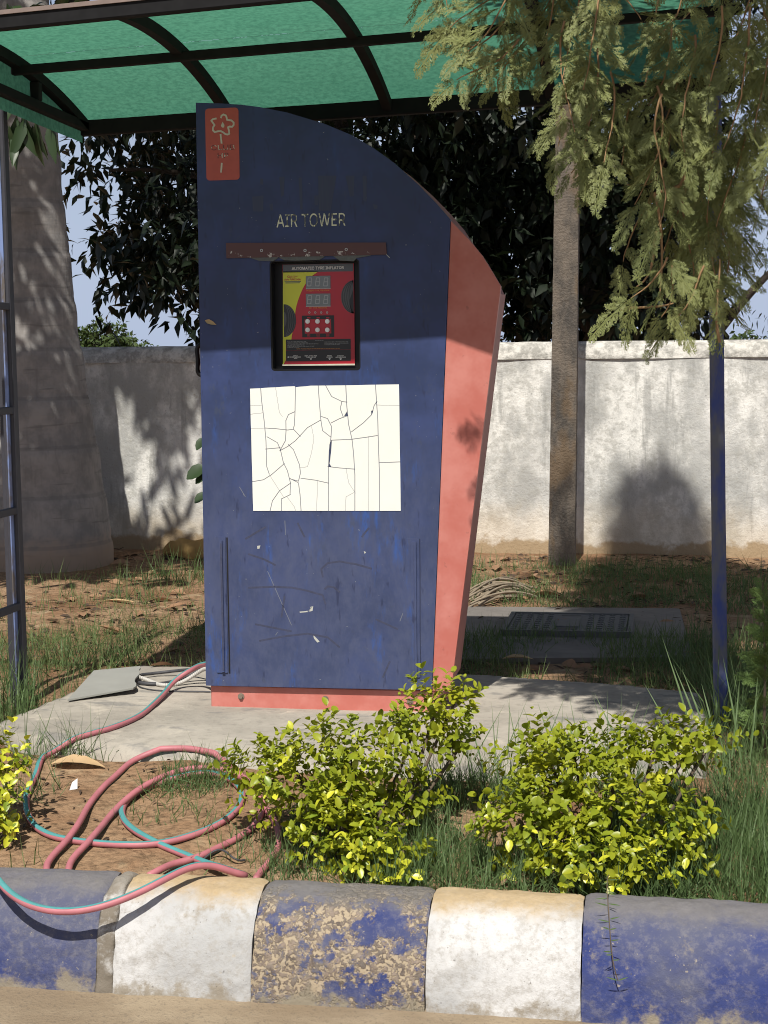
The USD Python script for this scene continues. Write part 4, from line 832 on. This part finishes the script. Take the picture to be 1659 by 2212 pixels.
HP = [  # left clump over the canopy
 ([(1180, -60), (1100, 20), (1020, 70), (972, 105)], 9), ([(1150, -60), (1090, 40), (1040, 120), (1005, 150)], 9), ([(1240, -60), (1180, 60), (1120, 140), (1070, 185)], 8), ([(1000, -90), (985, -20), (970, 30), (975, 70)], 4), ([(960, -90), (950, -30), (935, 5), (930, 10)], 2),
 ([(1120, 130), (1060, 185), (1010, 210), (985, 225)], 6), ([(1110, 60), (1075, 110), (1030, 140), (1000, 140)], 5), ([(1130, 150), (1090, 190), (1075, 225), (1080, 250)], 4),
 # middle curtain
 ([(1200, -60), (1195, 40), (1180, 130), (1165, 190)], 9), ([(1260, -60), (1250, 60), (1230, 150), (1215, 215)], 10), ([(1310, -60), (1290, 60), (1275, 150), (1255, 240)], 11), ([(1340, -60), (1345, 30), (1370, 60), (1385, 80)], 3),
 ([(1220, 90), (1215, 180), (1230, 260), (1245, 330)], 10), ([(1290, 150), (1290, 240), (1275, 310), (1265, 380)], 11), ([(1250, 200), (1270, 300), (1260, 380), (1240, 420)], 9), ([(1320, 200), (1330, 280), (1320, 350), (1310, 400)], 9),
 ([(1225, 200), (1215, 260), (1212, 320), (1205, 360)], 6), ([(1440, -60), (1420, 40), (1405, 110), (1385, 150)], 5),
 # centre right
 ([(1400, 200), (1385, 280), (1340, 380), (1310, 420)], 8), ([(1420, 230), (1430, 320), (1400, 420), (1370, 480)], 9), ([(1430, 250), (1420, 400), (1430, 470), (1415, 540)], 9), ([(1450, 330), (1430, 400), (1400, 440), (1350, 440)], 8), ([(1420, 420), (1390, 500), (1360, 560), (1345, 610)], 7),
 ([(1380, 250), (1350, 330), (1345, 400), (1330, 430)], 8), ([(1480, 380), (1470, 480), (1445, 560), (1430, 600)], 7), ([(1500, 420), (1480, 540), (1500, 640), (1490, 690)], 8), ([(1440, 600), (1420, 640), (1390, 670), (1360, 690)], 7), ([(1450, 620), (1450, 680), (1440, 720), (1430, 735)], 5), ([(1520, 620), (1500, 680), (1480, 715), (1465, 730)], 6),
 # right mass
 ([(1500, -60), (1470, 40), (1440, 100), (1400, 130)], 8), ([(1560, -60), (1540, 30), (1500, 60), (1470, 90)], 8), ([(1640, -60), (1620, 40), (1590, 110), (1560, 170)], 9), ([(1560, 60), (1550, 160), (1530, 250), (1510, 320)], 10), ([(1620, 60), (1610, 180), (1590, 290), (1560, 360)], 11),
 ([(1680, 60), (1660, 180), (1640, 290), (1630, 350)], 10), ([(1500, 120), (1490, 220), (1475, 310), (1480, 380)], 9), ([(1550, 260), (1540, 360), (1530, 450), (1525, 520)], 9), ([(1610, 300), (1590, 400), (1560, 480), (1550, 520)], 9), ([(1690, 300), (1670, 400), (1650, 450), (1640, 480)], 8),
 ([(1520, 480), (1530, 560), (1540, 640), (1545, 700)], 8), ([(1560, 540), (1570, 600), (1560, 660), (1550, 700)], 6), ([(1450, 100), (1440, 180), (1420, 240), (1400, 270)], 7), ([(1470, 200), (1450, 280), (1420, 330), (1390, 360)], 8)]
for kk, (path, n) in enumerate(HP):
    n = int(n * 1.6) if kk < 12 or kk > 33 else n
    y = rng.uniform(4.28, 4.62); hang(path, y + rng.uniform(-.05, .1), y, max(3, int(n * .78)), s=(.30, .62))
# inner shaded layers and the crown above the frame (its mass shades the roof)
for k in range(7):
    x, y = rng.uniform(1440, 1690), rng.uniform(60, 600); Yq = rng.uniform(4.7, 5.2)
    hang([(x + rng.uniform(-40, 40), y - 150), (x, y - 50), (x + rng.uniform(-25, 25), y + 60)], Yq, Yq, 9, .003, (.45, .8), twig=k % 2 == 0)
sprays(ct, np.array(AP), np.array(AA), np.array(AN), np.array(AS), MAT['conifer'])
n = 3000; zc_ = 3.25 + 5.48 * rng.random(n) ** 1.35; rad = 1.38 * (8.75 - zc_) / 5.6 * rng.random(n) ** .5; an = rng.random(n) * 6.283
axx = np.interp(zc_, [2, 4.5, 8.9], [.68, .38, -.30]); C = np.c_[axx + rad * np.cos(an), 4.45 + rad * np.sin(an) * np.where(np.sin(an) > 0, 1.25, .8), zc_]
C = C[(meshkit.fbm(C * 1.5, 3, 8) > .40) & (C[:, 0] > np.where(C[:, 2] < 5.5, -.35, -9))]; n = len(C)
o = np.c_[C[:, 0] - np.interp(C[:, 2], [2, 4.5, 8.9], [.68, .38, -.30]), C[:, 1] - 4.45, 0 * C[:, 0]]
C2 = np.array([-.76, 4.45, 7.45]) + rng.normal(size=(70, 3)) * [.07, .12, .26]
limb(ct, [(.0, 4.45, 7.3), (-.4, 4.45, 7.5), (-.8, 4.45, 7.6)], .014, .004)
sprays(ct, C2, unit(.5 * rdir(70) * [.4, 1, 1] + np.array([0, 0, -.7])), rdir(70), rng.uniform(.6, 1.0, 70), MAT['conifer'], tpl=TPLC)
sprays(ct, C, unit(unit(o) * .6 + np.array([0, 0, -.7]) + .4 * rdir(n)), unit(unit(o) + .5 * rdir(n)), rng.uniform(1.2, 2.0, n), MAT['conifer'], tpl=TPLC)
for P, r in (([(.6, 4.45, 3.0), (.3, 4.45, 3.2), (-.1, 4.45, 3.1), (-.5, 4.45, 2.85)], .02), ([(.5, 4.45, 3.9), (.3, 4.9, 4.0), (.0, 5.4, 3.9), (-.2, 5.7, 3.7)], .02)): limb(ct, P, r, .005)
w1 = [at_y(px, py, 4.5) for px, py in ((1480, 380), (1445, 410), (1415, 420), (1400, 455), (1392, 480))]; limb(ct, w1, .006, .003, 'twig', 'twig')
for pa in ([(1415, 415), (1425, 470), (1430, 560), (1425, 640)], [(1400, 560), (1350, 570), (1480, 560), (1385, 575)][:0] or [(1340, 668), (1380, 664), (1420, 662), (1455, 655)], [(1430, 560), (1420, 620), (1410, 690), (1390, 745)][:0] or [(1418, 900 / 1.8), (1412, 540), (1402, 590), (1375, 620)], [(1555, 740), (1548, 690), (1550, 640), (1555, 560)]):
    limb(ct, [at_y(px, py, 4.45) for px, py in pa], .0045, .002, 'twig', 'twig')
# little conifer at lower right
rng = np.random.default_rng(83); b0 = on_ground(1650, 1640)
t = thing('young_conifer', 'small young conifer at the right edge beside the blue post', 'conifer', b0)
part(t, 'stem', tube([b0, b0 + [.0, 0, .3], b0 + [-.01, 0, .56]], [.006, .004, .002], 6), MAT['twiggrey'], smooth=True)
n = 46; u = rng.random(n) ** .8; an = rng.random(n) * 6.28
P = b0 + np.c_[0 * u, 0 * u, .06 + .48 * u]; A = np.c_[np.cos(an), np.sin(an), .7 + .6 * u]; N = unit(np.array([0, -1, .4]) + .6 * rng.normal(size=(n, 3)))
sprays(t, P, A, N, .62 * (1.05 - .5 * u), MAT['coniferyoung'])

# ------------------------------------------------------------------ grass
def blades(n, x0, x1, y0, y1, h, w=.0035, lean=.6, thr=.0, seed=0, cl_=2.5):
    x, y = rng.uniform(x0, x1, n), rng.uniform(y0, y1, n)
    dens = meshkit.fbm(np.stack([x * cl_, y * cl_, x * 0 + seed], -1), 3, seed)
    keep = dens > thr
    x, y = x[keep], y[keep]
    ins = shapely.contains(pg_.buffer(-.01), shapely.points(x, y)); x, y = x[~ins], y[~ins]
    z = gh(x, y) - .004; n = len(x); P = np.c_[x, y, z]; an = rng.random(n) * 6.28
    lr = lean * 1.5 * rng.random(n); A = np.c_[np.cos(an) * lr, np.sin(an) * lr, np.ones(n)]
    N = np.c_[np.cos(an), np.sin(an), .2 * np.ones(n)] + .3 * rng.normal(size=(n, 3))
    return P, A, -N if False else N, h * (.3 + 1.0 * rng.random(n) ** 1.6), w * rng.uniform(.55, 1.1, n)
def grass(label, sets, mat, curl=.7):
    v = join(*[leaf_mesh(*s, fold=.15, curl=curl, prof=((0, .8), (.5, .9), (1, .05))) for s in sets])
    solo('grass', v, MAT[mat], label, 'grass', kind='stuff')
rng = np.random.default_rng(91)
grass('green grass growing between and behind the yellow shrubs', [blades(7500, -.75, .05, 3.96, 4.72, .11, .0032, 1.7, .38, 1), blades(4500, -.2, .35, 3.95, 4.6, .12, .0034, 1.3, .36, 2), blades(1800, -1.05, -.6, 3.95, 4.5, .08, .0034, 1.3, .44, 2)], 'grass')
grass('tall green grass along the right side of the slab', [blades(8000, .14, 1.1, 3.95, 6.0, .15, .0034, 1.6, .38, 3), blades(900, .08, .7, 4.6, 5.6, .30, .005, .55, .40, 4), blades(2200, .1, 1.5, 5.6, 7.4, .14, .004, .8, .42, 5)], 'grass')
grass('grass around the foot of the left canopy post', [blades(1700, -3.6, -2.15, 4.9, 6.5, .13, .004, .8, .42, 6), blades(900, -2.6, -2.2, 5.2, 5.8, .22, .0042, .6, .35, 7)], 'grass')
grass('pale dry grass mixed in around the left canopy post', [blades(3800, -3.8, -1.9, 4.95, 7.0, .09, .0032, 1.7, .42, 26)], 'grassdry')
grass('straw coloured grass on the ground left of the tower', [blades(3600, -2.9, -1.4, 6.15, 7.2, .10, .0032, 1.7, .44, 8), blades(1500, -3.6, -1.6, 7.2, 9.0, .10, .0038, 1.0, .54, 9)], 'grassdry')
grass('green tufts by the foot of the wall left of the tower', [blades(1900, -2.9, -1.5, 8.0, 9.4, .15, .0045, .9, .47, 10), blades(500, -4.0, -2.6, 8.2, 9.0, .1, .0045, .9, .5, 12)], 'grass')
grass('shaded grass behind the slab on the right', [blades(3800, -1.0, .5, 6.1, 7.15, .10, .004, 1.1, .42, 13), blades(1500, -.8, 1.6, 8.2, 9.5, .10, .0045, 1.1, .45, 14)], 'grassdry')
grass('dark green turf between the manhole and the wall', [blades(7000, -1.2, 1.6, 7.95, 9.5, .09, .0045, 1.3, .40, 34), blades(3500, -1.0, .5, 6.15, 7.2, .09, .004, 1.3, .44, 35)], 'grass')
grass('sparse grass tufts among the hose coils', [blades(1700, -2.4, -.9, 4.0, 4.95, .08, .0034, 1.1, .585, 15, 3.5)], 'grassdry')
tuft = []
for px, py, n, h in ((420, 1690, 230, .085), (385, 1705, 160, .07), (455, 1680, 120, .08), (340, 1765, 60, .05), (190, 1640, 70, .12), (130, 1600, 60, .13), (95, 1640, 60, .10), (60, 1720, 60, .1), (30, 1620, 60, .11), (560, 1840, 50, .09)):
    c = on_ground(px, py); P, A, N, L, W = blades(n, c[0] - .10, c[0] + .10, c[1] - .07, c[1] + .07, h, .0034, 1.3, 0)
    P[:, 2] = np.array([ground(x, y) for x, y in P[:, :2]]) - .004; tuft.append((P, A, N, L, W))
grass('tufts of wiry grass between the hose loops', tuft, 'grass')
# tall separate blades near the right post
tl = []
for px, py, qx, qy in ((1500, 1600, 1440, 1385), (1515, 1590, 1462, 1440), (1530, 1600, 1480, 1450), (1480, 1640, 1400, 1480), (1545, 1600, 1520, 1480), (1200, 1640, 1165, 1520), (1215, 1640, 1180, 1540), (1250, 1640, 1225, 1540), (1050, 1680, 1020, 1570), (1330, 1650, 1380, 1520), (1350, 1640, 1290, 1500), (1300, 1660, 1350, 1545), (1600, 1640, 1570, 1430), (1620, 1640, 1640, 1470), (1580, 1640, 1600, 1480)):
    a, b = at_y(px, py, 4.72), at_y(qx, qy, 4.78); tl.append((a[None], (b - a)[None], np.array([[.2, -1, .5]]), np.array([np.linalg.norm(b - a) * 1.05]), np.array([.006])))
for k in range(26):
    px, py = rng.uniform(1010, 1360), rng.uniform(1640, 1700); qx, qy = px + rng.uniform(-70, 70), rng.uniform(1500, 1590); a, b = at_y(px, py, 4.66), at_y(qx, qy, 4.7); tl.append((a[None], (b - a)[None], np.array([[.2, -1, .5]]), np.array([np.linalg.norm(b - a) * 1.05]), np.array([.0032])))
grass('long separate grass blades rising above the right shrub', tl, 'grass', .12)
# runner over the kerb
rng = np.random.default_rng(97)
t = thing('grass_runner', 'spiny dark grass runner hanging down the blue kerb stone', 'grass', at_y(1318, 1930, 3.80))
S = spline([at_y(1315, 1890, 3.88), at_y(1312, 1930, 3.78), at_y(1316, 1985, 3.715), at_y(1322, 2060, 3.685), at_y(1335, 2118, 3.68)], .006); part(t, 'stem', tube(S, .0014, 5), MAT['twiggrey'], smooth=True)
idx = np.linspace(8, len(S) - 3, 9).astype(int)
for i in idx:
    if idx[0] + 50 < i < idx[0] + 62: continue
    for sg in (1, -1): part(t, 'blade', leaf_mesh(S[max(0, i + int(rng.integers(-2, 3)))][None], np.array([[sg, -.35 - .3 * rng.random(), rng.uniform(-.1, .55)]]), np.array([[0, -1., .3]]), .014 + .022 * rng.random(), .0032, curl=rng.uniform(-.2, .3)), MAT['grass'], smooth=True)

# ------------------------------------------------------------------ fallen leaves and stalks
def dry(px, py, L, label, pale=False, ang=None, grp=None, lift=.0, P=None, tilt=.25, W=None):
    c = on_ground(px, py) if P is None else np.array(P); an = rng.random() * 6.28 if ang is None else ang
    A = np.array([[math.cos(an), math.sin(an), rng.uniform(-.05, .25)]]); N = unit(np.array([[rng.normal() * tilt, rng.normal() * tilt - .15, 1.]]))
    m = leaf_mesh(np.array([c + [0, 0, .008 + lift]]) - A * L / 2 * [1, 1, 0], A, N, L, W or L * rng.uniform(.38, .5), fold=rng.uniform(.2, .8), curl=rng.uniform(-.15, .3), prof=((0, .05), (.15, .55), (.4, 1), (.65, .85), (.85, .45), (1, .03)))
    solo('dry_leaf', m, MAT['dryleafpale' if pale else 'dryleaf'], label, 'dry leaf', grp, smooth=True)
rng = np.random.default_rng(101)
dry(165, 1658, .17, 'large pale brown leaf lying inside the left hose loop', True, .05, tilt=.1)
dry(1118, 1452, .125, 'folded brown leaf at the back edge of the slab', True, .1, W=.06, lift=.045); dry(1150, 1455, .09, 'brown leaf beside the folded leaf behind the slab', False, -.1)
dry(1215, 1360, .10, 'dark curled leaf lying on the manhole cover', False, .2, lift=.02)
dry(258, 1302, .20, 'long pale leaf on bare earth left of the tower', True, .0, W=.035)
for px, py in ((1230, 1440), (1260, 1450), (1290, 1445), (1060, 1440), (1350, 1450), (1400, 1465), (1480, 1420), (1500, 1440), (1455, 1400), (1520, 1405), (1440, 1350)): dry(px, py, rng.uniform(.07, .11), 'brown fallen leaf in the grass between manhole and slab', grp='brown leaves between manhole and slab')
for px, py in ((1060, 1215), (1090, 1210), (1110, 1225), (1040, 1230), (1150, 1250), (1020, 1222), (1075, 1232), (1300, 1225), (1350, 1230), (1400, 1240), (1180, 1290), (1240, 1300), (1130, 1300), (1480, 1260), (1330, 1300), (1380, 1295)): dry(px, py, rng.uniform(.09, .16), 'brown fallen leaf on the ground before the sunlit wall', grp='brown leaves before the sunlit wall')
for px, py in ((250, 1260), (300, 1255), (330, 1240), (210, 1290), (380, 1320), (350, 1300), (150, 1300), (300, 1330), (410, 1310), (260, 1180 + 40), (240, 1370), (180, 1330), (380, 1285), (300, 1215), (330, 1225), (270, 1230)): dry(px, py, rng.uniform(.08, .15), 'brown fallen leaf on the earth left of the tower', grp='brown leaves left of the tower')
dry(370, 1410, .13, 'crumpled brown leaf in the straw grass behind the cement sheet', False, 1.2); dry(350, 1440, .10, 'brown leaf standing beside the cement sheet', False, .6)
cL = at_y(455, 697, YT - .004); solo('dry_leaf', leaf_mesh(np.array([cL + [-.02, 0, .008]]), np.array([[1, -.1, -.35]]), np.array([[.1, -1, .3]]), .042, .016, fold=.5), MAT['dryleafpale'], 'small dry leaf stuck to the left of the tower front', 'dry leaf', smooth=True)
for k in range(26):
    a = on_ground(rng.uniform(1005, 1040), rng.uniform(1285, 1320)); b = on_ground(rng.uniform(1090, 1160), rng.uniform(1255, 1300)); h = rng.uniform(.01, .07)
    solo('dry_stalk', tube(spline([a + [0, 0, h * .6], a * .6 + b * .4 + [0, 0, h + .015], a * .3 + b * .7 + [0, 0, h + .01], b + [0, 0, h * .5]], .05), .006, 5), MAT['stalk'], 'dry palm stalk in the heap behind the red flank of the tower', 'dry stalk', 'dry stalks heaped behind the tower', smooth=True)
def litter(label, n, x0, x1, y0, y1, L, seed):
    x, y = rng.uniform(x0, x1, n), rng.uniform(y0, y1, n); k = meshkit.fbm(np.stack([x * 2, y * 2, x * 0 + seed], -1), 3, seed) > .42; x, y = x[k], y[k]
    k = ~shapely.contains(pg_.buffer(.03), shapely.points(x, y)); x, y = x[k], y[k]; n = len(x); an = rng.random(n) * 6.28
    solo('leaf_litter', leaf_mesh(np.c_[x, y, gh(x, y) + .006], np.c_[np.cos(an), np.sin(an), rng.uniform(-.1, .3, n)], unit(np.c_[rng.normal(size=(n, 2)) * .35, np.ones(n)]), L * rng.uniform(.4, 1.3, n), L * rng.uniform(.08, .4, n), fold=.4, curl=.15), MAT['litter'], label, 'leaf litter', kind='stuff')
litter('small brown leaf litter and twigs on the ground behind the slab', 2600, -1.0, 1.6, 6.1, 10.1, .06, 3); litter('small brown leaf litter on the earth left of the tower', 2400, -4.5, -1.4, 6.1, 10.1, .06, 4); litter('straw and bits of dry leaf on the earth between the hose loops', 700, -2.6, .4, 3.96, 4.9, .03, 5)
# palm sheath
a, b = on_ground(345, 1205), on_ground(452, 1218); V = []
for u in np.linspace(0, 1, 14):
    c = a + (b - a) * u; rr = (.085 + .03 * u) * (.45 + .55 * min(1, u * 4))
    for q in np.linspace(math.pi * .93, math.pi * 2.05, 9): V.append([c[0], c[1] + rr * math.cos(q) * 1.1 + .1, c[2] + rr * (1 + math.sin(q)) + .012 * math.sin(u * 9)])
V = np.array(V); i = (np.arange(13)[:, None] * 9 + np.arange(8)).ravel(); solo('palm_sheath', (V, np.stack([i, i + 1, i + 10, i + 9], 1)), MAT['sheath'], 'curved yellow dry palm sheath lying behind the tower left side', 'palm sheath', smooth=True)
# broad leaved sapling peeping out behind the tower
rng = np.random.default_rng(104); sb_ = np.array([at_y(446, 1300, 7.2)[0], 7.2, .28]); t = thing('sapling', 'round leaved sapling peeping out behind the tower left edge', 'plant', sb_)
part(t, 'stem', tube([sb_, sb_ + [.0, 0, .4], sb_ + [.01, 0, .95]], [.006, .005, .003], 6), MAT['twiggrey'], smooth=True)
for px, py, s in ((427, 1022, .075), (434, 1040, .045), (434, 1080, .05), (440, 960, .05)):
    c = at_y(px, py, 7.18); part(t, 'leaf', leaf_mesh(np.array([[sb_[0] + .01, 7.2, c[2] + .03]]), np.array([c - [sb_[0] + .01, 7.2, c[2] + .03] + [-.02, 0, 0]]), np.array([[-.2, -.8, .5]]), s * 1.4, s, prof=((0, .1), (.2, .8), (.5, 1), (.8, .7), (1, .1))), MAT['mango'], smooth=True)

# ------------------------------------------------------------------ manhole
mz = .285 + .02
mc = [at_z(px, py, mz) for px, py in ((1000, 1312), (1455, 1316), (1480, 1416), (1000, 1420))]
def ext_z(pg, z0, z1):
    m = trimesh.util.concatenate([trimesh.creation.extrude_polygon(g, z1 - z0, engine='earcut') for g in getattr(pg, 'geoms', [pg])]); m.apply_translation((0, 0, z0)); return m
MH = thing('manhole', 'grey manhole cover with cross pattern set in a concrete slab', 'manhole cover', at_z(1230, 1350, mz))
part(MH, 'slab', ext_z(Polygon([p[:2] for p in mc]).buffer(.03), mz - .1, mz), MAT['slab'])
q = [at_z(px, py, mz + .02)[:2] for px, py in ((1095, 1325), (1357, 1327), (1378, 1368), (1091, 1365))]
cx0, cx1 = -.775, -.165; cy0, cy1 = 7.33, 7.90
cx0, cy1 = q[0][0], (q[0][1] + q[1][1]) / 2; cx1, cy0 = (q[1][0] + q[2][0]) / 2, (q[2][1] + q[3][1]) / 2; cx0 = (q[0][0] + q[3][0]) / 2
part(MH, 'frame_rim', ext_z(sbox(cx0, cy0, cx1, cy1).difference(sbox(cx0 + .02, cy0 + .02, cx1 - .02, cy1 - .02)), mz - .02, mz + .028), MAT['cover'])
cv = part(MH, 'cover', rbox(cx0 + .023, cx1 - .023, cy0 + .023, cy1 - .023, mz - .02, mz + .023, .003), MAT['cover'])
cm = (cx0 + cx1) / 2; part(cv, 'handle_panel', rbox(cm - .05, cm + .05, cy0 + .12, cy1 - .12, mz + .0231, mz + .029, .002), MAT['cover'])
for b_ in (sbox(cm - .045, cy1 - .10, cm + .045, cy1 - .06), sbox(cm - .045, cy0 + .06, cm + .045, cy0 + .10)): part(cv, 'handle_slot', ext_z(b_, mz + .0232, mz + .0245), MAT['cover2'])
cr_ = []
for ix in range(11):
    for iy in range(9):
        x, y = cx0 + .05 + ix * (cx1 - cx0 - .1) / 10, cy0 + .05 + iy * (cy1 - cy0 - .1) / 8
        if abs(x - cm) < .065: continue
        cr_ += [box(x - .013, x + .013, y - .003, y + .003, mz + .02, mz + .0265), box(x - .003, x + .003, y - .011, y + .011, mz + .02, mz + .0268)]
part(cv, 'tread_pattern', join(*cr_), MAT['cover'], kind='stuff')

# ------------------------------------------------------------------ hoses, cables, sheet
HR = .0095
c3 = lambda pts: crop(pts, 0, 2500, 1.106)
def hose_path(pts, lifts=None):
    out = []
    for k, (px, py) in enumerate(c3(pts)):
        out.append(on_ground(px, py, HR + (lifts or {}).get(k, 0)))
    return out
def hose(t, P, updir):
    S = spline(P, .011)
    for _ in range(34): S[1:-1] = .25 * S[:-2] + .5 * S[1:-1] + .25 * S[2:]
    g_ = np.array([ground(*p[:2]) for p in S]); k_ = S[:, 1] > 3.98; S[k_, 2] = np.maximum(S[k_, 2], g_[k_] + HR * .9)
    for _ in range(40): S[1:-1, 2] = np.maximum(S[1:-1, 2], .5 * S[1:-1, 2] + .25 * (S[:-2, 2] + S[2:, 2]))
    body = part(t, 'hose', tube(S, HR, 12), MAT['hose'], smooth=True)
    Pq, T, N, B = frames(S); U = np.array(updir, float); N = unit(U - T * (T @ U)[:, None]); B = np.cross(T, N); an = np.linspace(-.8, .8, 7)
    V = Pq[:, None] + (HR + .0004) * (np.cos(an)[None, :, None] * N[:, None] + np.sin(an)[None, :, None] * B[:, None])
    n = len(S); i = (np.arange(n - 1)[:, None] * 7 + np.arange(6)).ravel()
    part(body, 'stripe', (V.reshape(-1, 3), np.stack([i, i + 1, i + 8, i + 7], 1)), MAT['stripe'], smooth=True)
A1 = [(905, 100), (888, 105), (840, 118), (780, 158), (720, 218), (650, 290), (600, 330), (540, 358), (450, 390), (370, 412), (300, 442), (220, 500), (160, 575), (122, 650), (113, 720), (130, 785), (175, 828), (240, 857), (330, 870), (450, 882), (560, 888), (660, 886), (760, 870), (860, 835), (950, 795), (1020, 740), (1050, 690),
      (1040, 640), (1000, 603), (950, 577), (890, 568), (800, 585), (700, 612), (600, 650), (545, 690), (522, 740), (545, 795), (620, 848), (720, 898), (830, 945)]
PA = hose_path(A1, {0: .12, 1: .10, 2: .07, 3: .035, 4: .01, 31: .0, 21: 0})
kq = lambda px, py, Y: at_y(*c3([(px, py)])[0], Y)
PA += [kq(960, 985, 3.99), kq(1080, 1035, 3.957), kq(1100, 1050, 3.94), kq(1060, 1030, 3.925), kq(1000, 998, 3.91), kq(940, 970, 3.89), kq(870, 960, 3.87), kq(800, 985, 3.83), kq(680, 1050, 3.755), kq(540, 1120, 3.70), kq(400, 1167, 3.665), kq(270, 1184, 3.655), kq(150, 1165, 3.66), kq(60, 1118, 3.68), kq(0, 1050, 3.72), kq(-60, 960, 3.80), kq(-120, 900, 3.92), kq(-200, 860, 4.05)]
t = thing('air_hose', 'pink and teal air hose coiling from the tower and drooping over the kerb', 'hose', PA[0]); hose(t, PA, (-.45, .1, .9))
B1 = [(1140, 990), (1190, 930), (1207, 860), (1190, 790), (1150, 730), (1080, 622), (1000, 550), (940, 505), (870, 476), (790, 462), (700, 475), (600, 512), (520, 570), (440, 642), (380, 720), (330, 810), (270, 890), (215, 952)]
PB = [kq(1105, 1035, 3.955)] + hose_path(B1, {15: .018, 16: .008})
PB += [kq(192, 1000, 3.957), kq(205, 1070, 3.945), kq(285, 1075, 3.945), kq(300, 1000, 3.957)]
C1 = [(310, 955), (345, 915), (400, 850), (470, 770), (540, 690), (620, 632), (700, 590), (800, 556), (880, 548), (950, 553), (1040, 590), (1110, 650), (1135, 715), (1120, 780), (1080, 825), (1000, 872), (900, 922), (820, 950), (740, 972)]
PB += hose_path(C1, {1: .006, 2: .016, 4: .014, 5: .014, 6: .014, 7: .012, 8: .008, 16: .0, 17: .014}) + [kq(690, 992, 3.955), kq(640, 1020, 3.95)]
t = thing('air_hose', 'pink air hose lying in wide loops on the earth behind the kerb', 'hose', PB[0]); hose(t, PB, (.35, .3, -.9))
def cable(name, pts, r, mat, label, lift=None):
    P = [on_ground(px, py, r + (lift[k] if lift else 0)) for k, (px, py) in enumerate(c3(pts))]; solo(name, tube(spline(P, .015), r, 8), MAT[mat], label, 'cable', smooth=True)
cable('cable', [(600, 185), (680, 190), (760, 175), (840, 140), (900, 125)], .0075, 'cable', 'thick dark grey cable running under the hose to the tower', [0, 0, .005, .03, .06])
cable('cable', [(610, 150), (700, 140), (790, 130), (900, 128)], .006, 'cable', 'thin black cable behind the grey one', [.01, .01, .02, .05])
cable('cable', [(595, 195), (680, 218), (780, 222), (910, 224)], .003, 'cable', 'thin dark wire lying flat between cement sheet and tower')
P = spline([on_ground(px, py, .008 + l) for (px, py), l in zip(c3([(600, 160), (650, 178), (710, 195), (770, 188), (840, 150), (900, 125)]), (.012, .0, .0, .0, .03, .06))], .0022)
solo('conduit', tube(P, .0068 + .0013 * (np.arange(len(P)) % 4 < 2), 10), MAT['conduit'], 'white ribbed conduit beside the grey cable', 'conduit', smooth=True)
zq = [PZ + .006, PZ + .020, PZ + .030, PZ + .016]
q = [at_z(px, py, z_) for (px, py), z_ in zip(((146, 1514), (288, 1490), (302, 1441), (203, 1452)), zq)]
edge = [q[1] + (q[2] - q[1]) * u + np.array([rng.uniform(-.006, .012), 0, 0]) for u in np.linspace(.08, .92, 9)]
pl_ = [q[0]] + [q[1]] + edge + [q[2]] + [q[3]]; zz_ = np.interp(np.linspace(0, 1, 9), [0, 1], [zq[1], zq[2]])
P2 = Polygon([p[:2] for p in pl_]); m = ext_z(P2, 0, .006); v = m.vertices.copy()
A_ = np.c_[[p[0] for p in q], [p[1] for p in q], np.ones(4)]; cf = np.linalg.lstsq(A_, np.array(zq), rcond=None)[0]; v[:, 2] += v[:, 0] * cf[0] + v[:, 1] * cf[1] + cf[2]
solo('cement_sheet', (v, m.faces), MAT['sheet'], 'flat broken grey cement sheet lying over the cables', 'cement sheet')
c = on_ground(150, 1707); v = np.array([[0, 0, 0], [.03, .01, .004], [.028, .02, .045], [.008, .012, .03]]) * 1.0
v *= .75
solo('paper_scrap', trimesh.Trimesh(v + c, [[0, 1, 2], [0, 2, 3]], process=False), MAT['white'], 'small white scrap on the earth inside the left hose loop', 'scrap')
c = on_ground(480, 1866); solo('wire_scrap', tube(spline([c + [-.05, .0, .012], c + [0, .02, .03], c + [.04, -.01, .018], c + [.06, .01, .01]], .01), .003, 6), MAT['cable'], 'twisted dark wire scrap behind the kerb by the hose', 'wire', smooth=True)
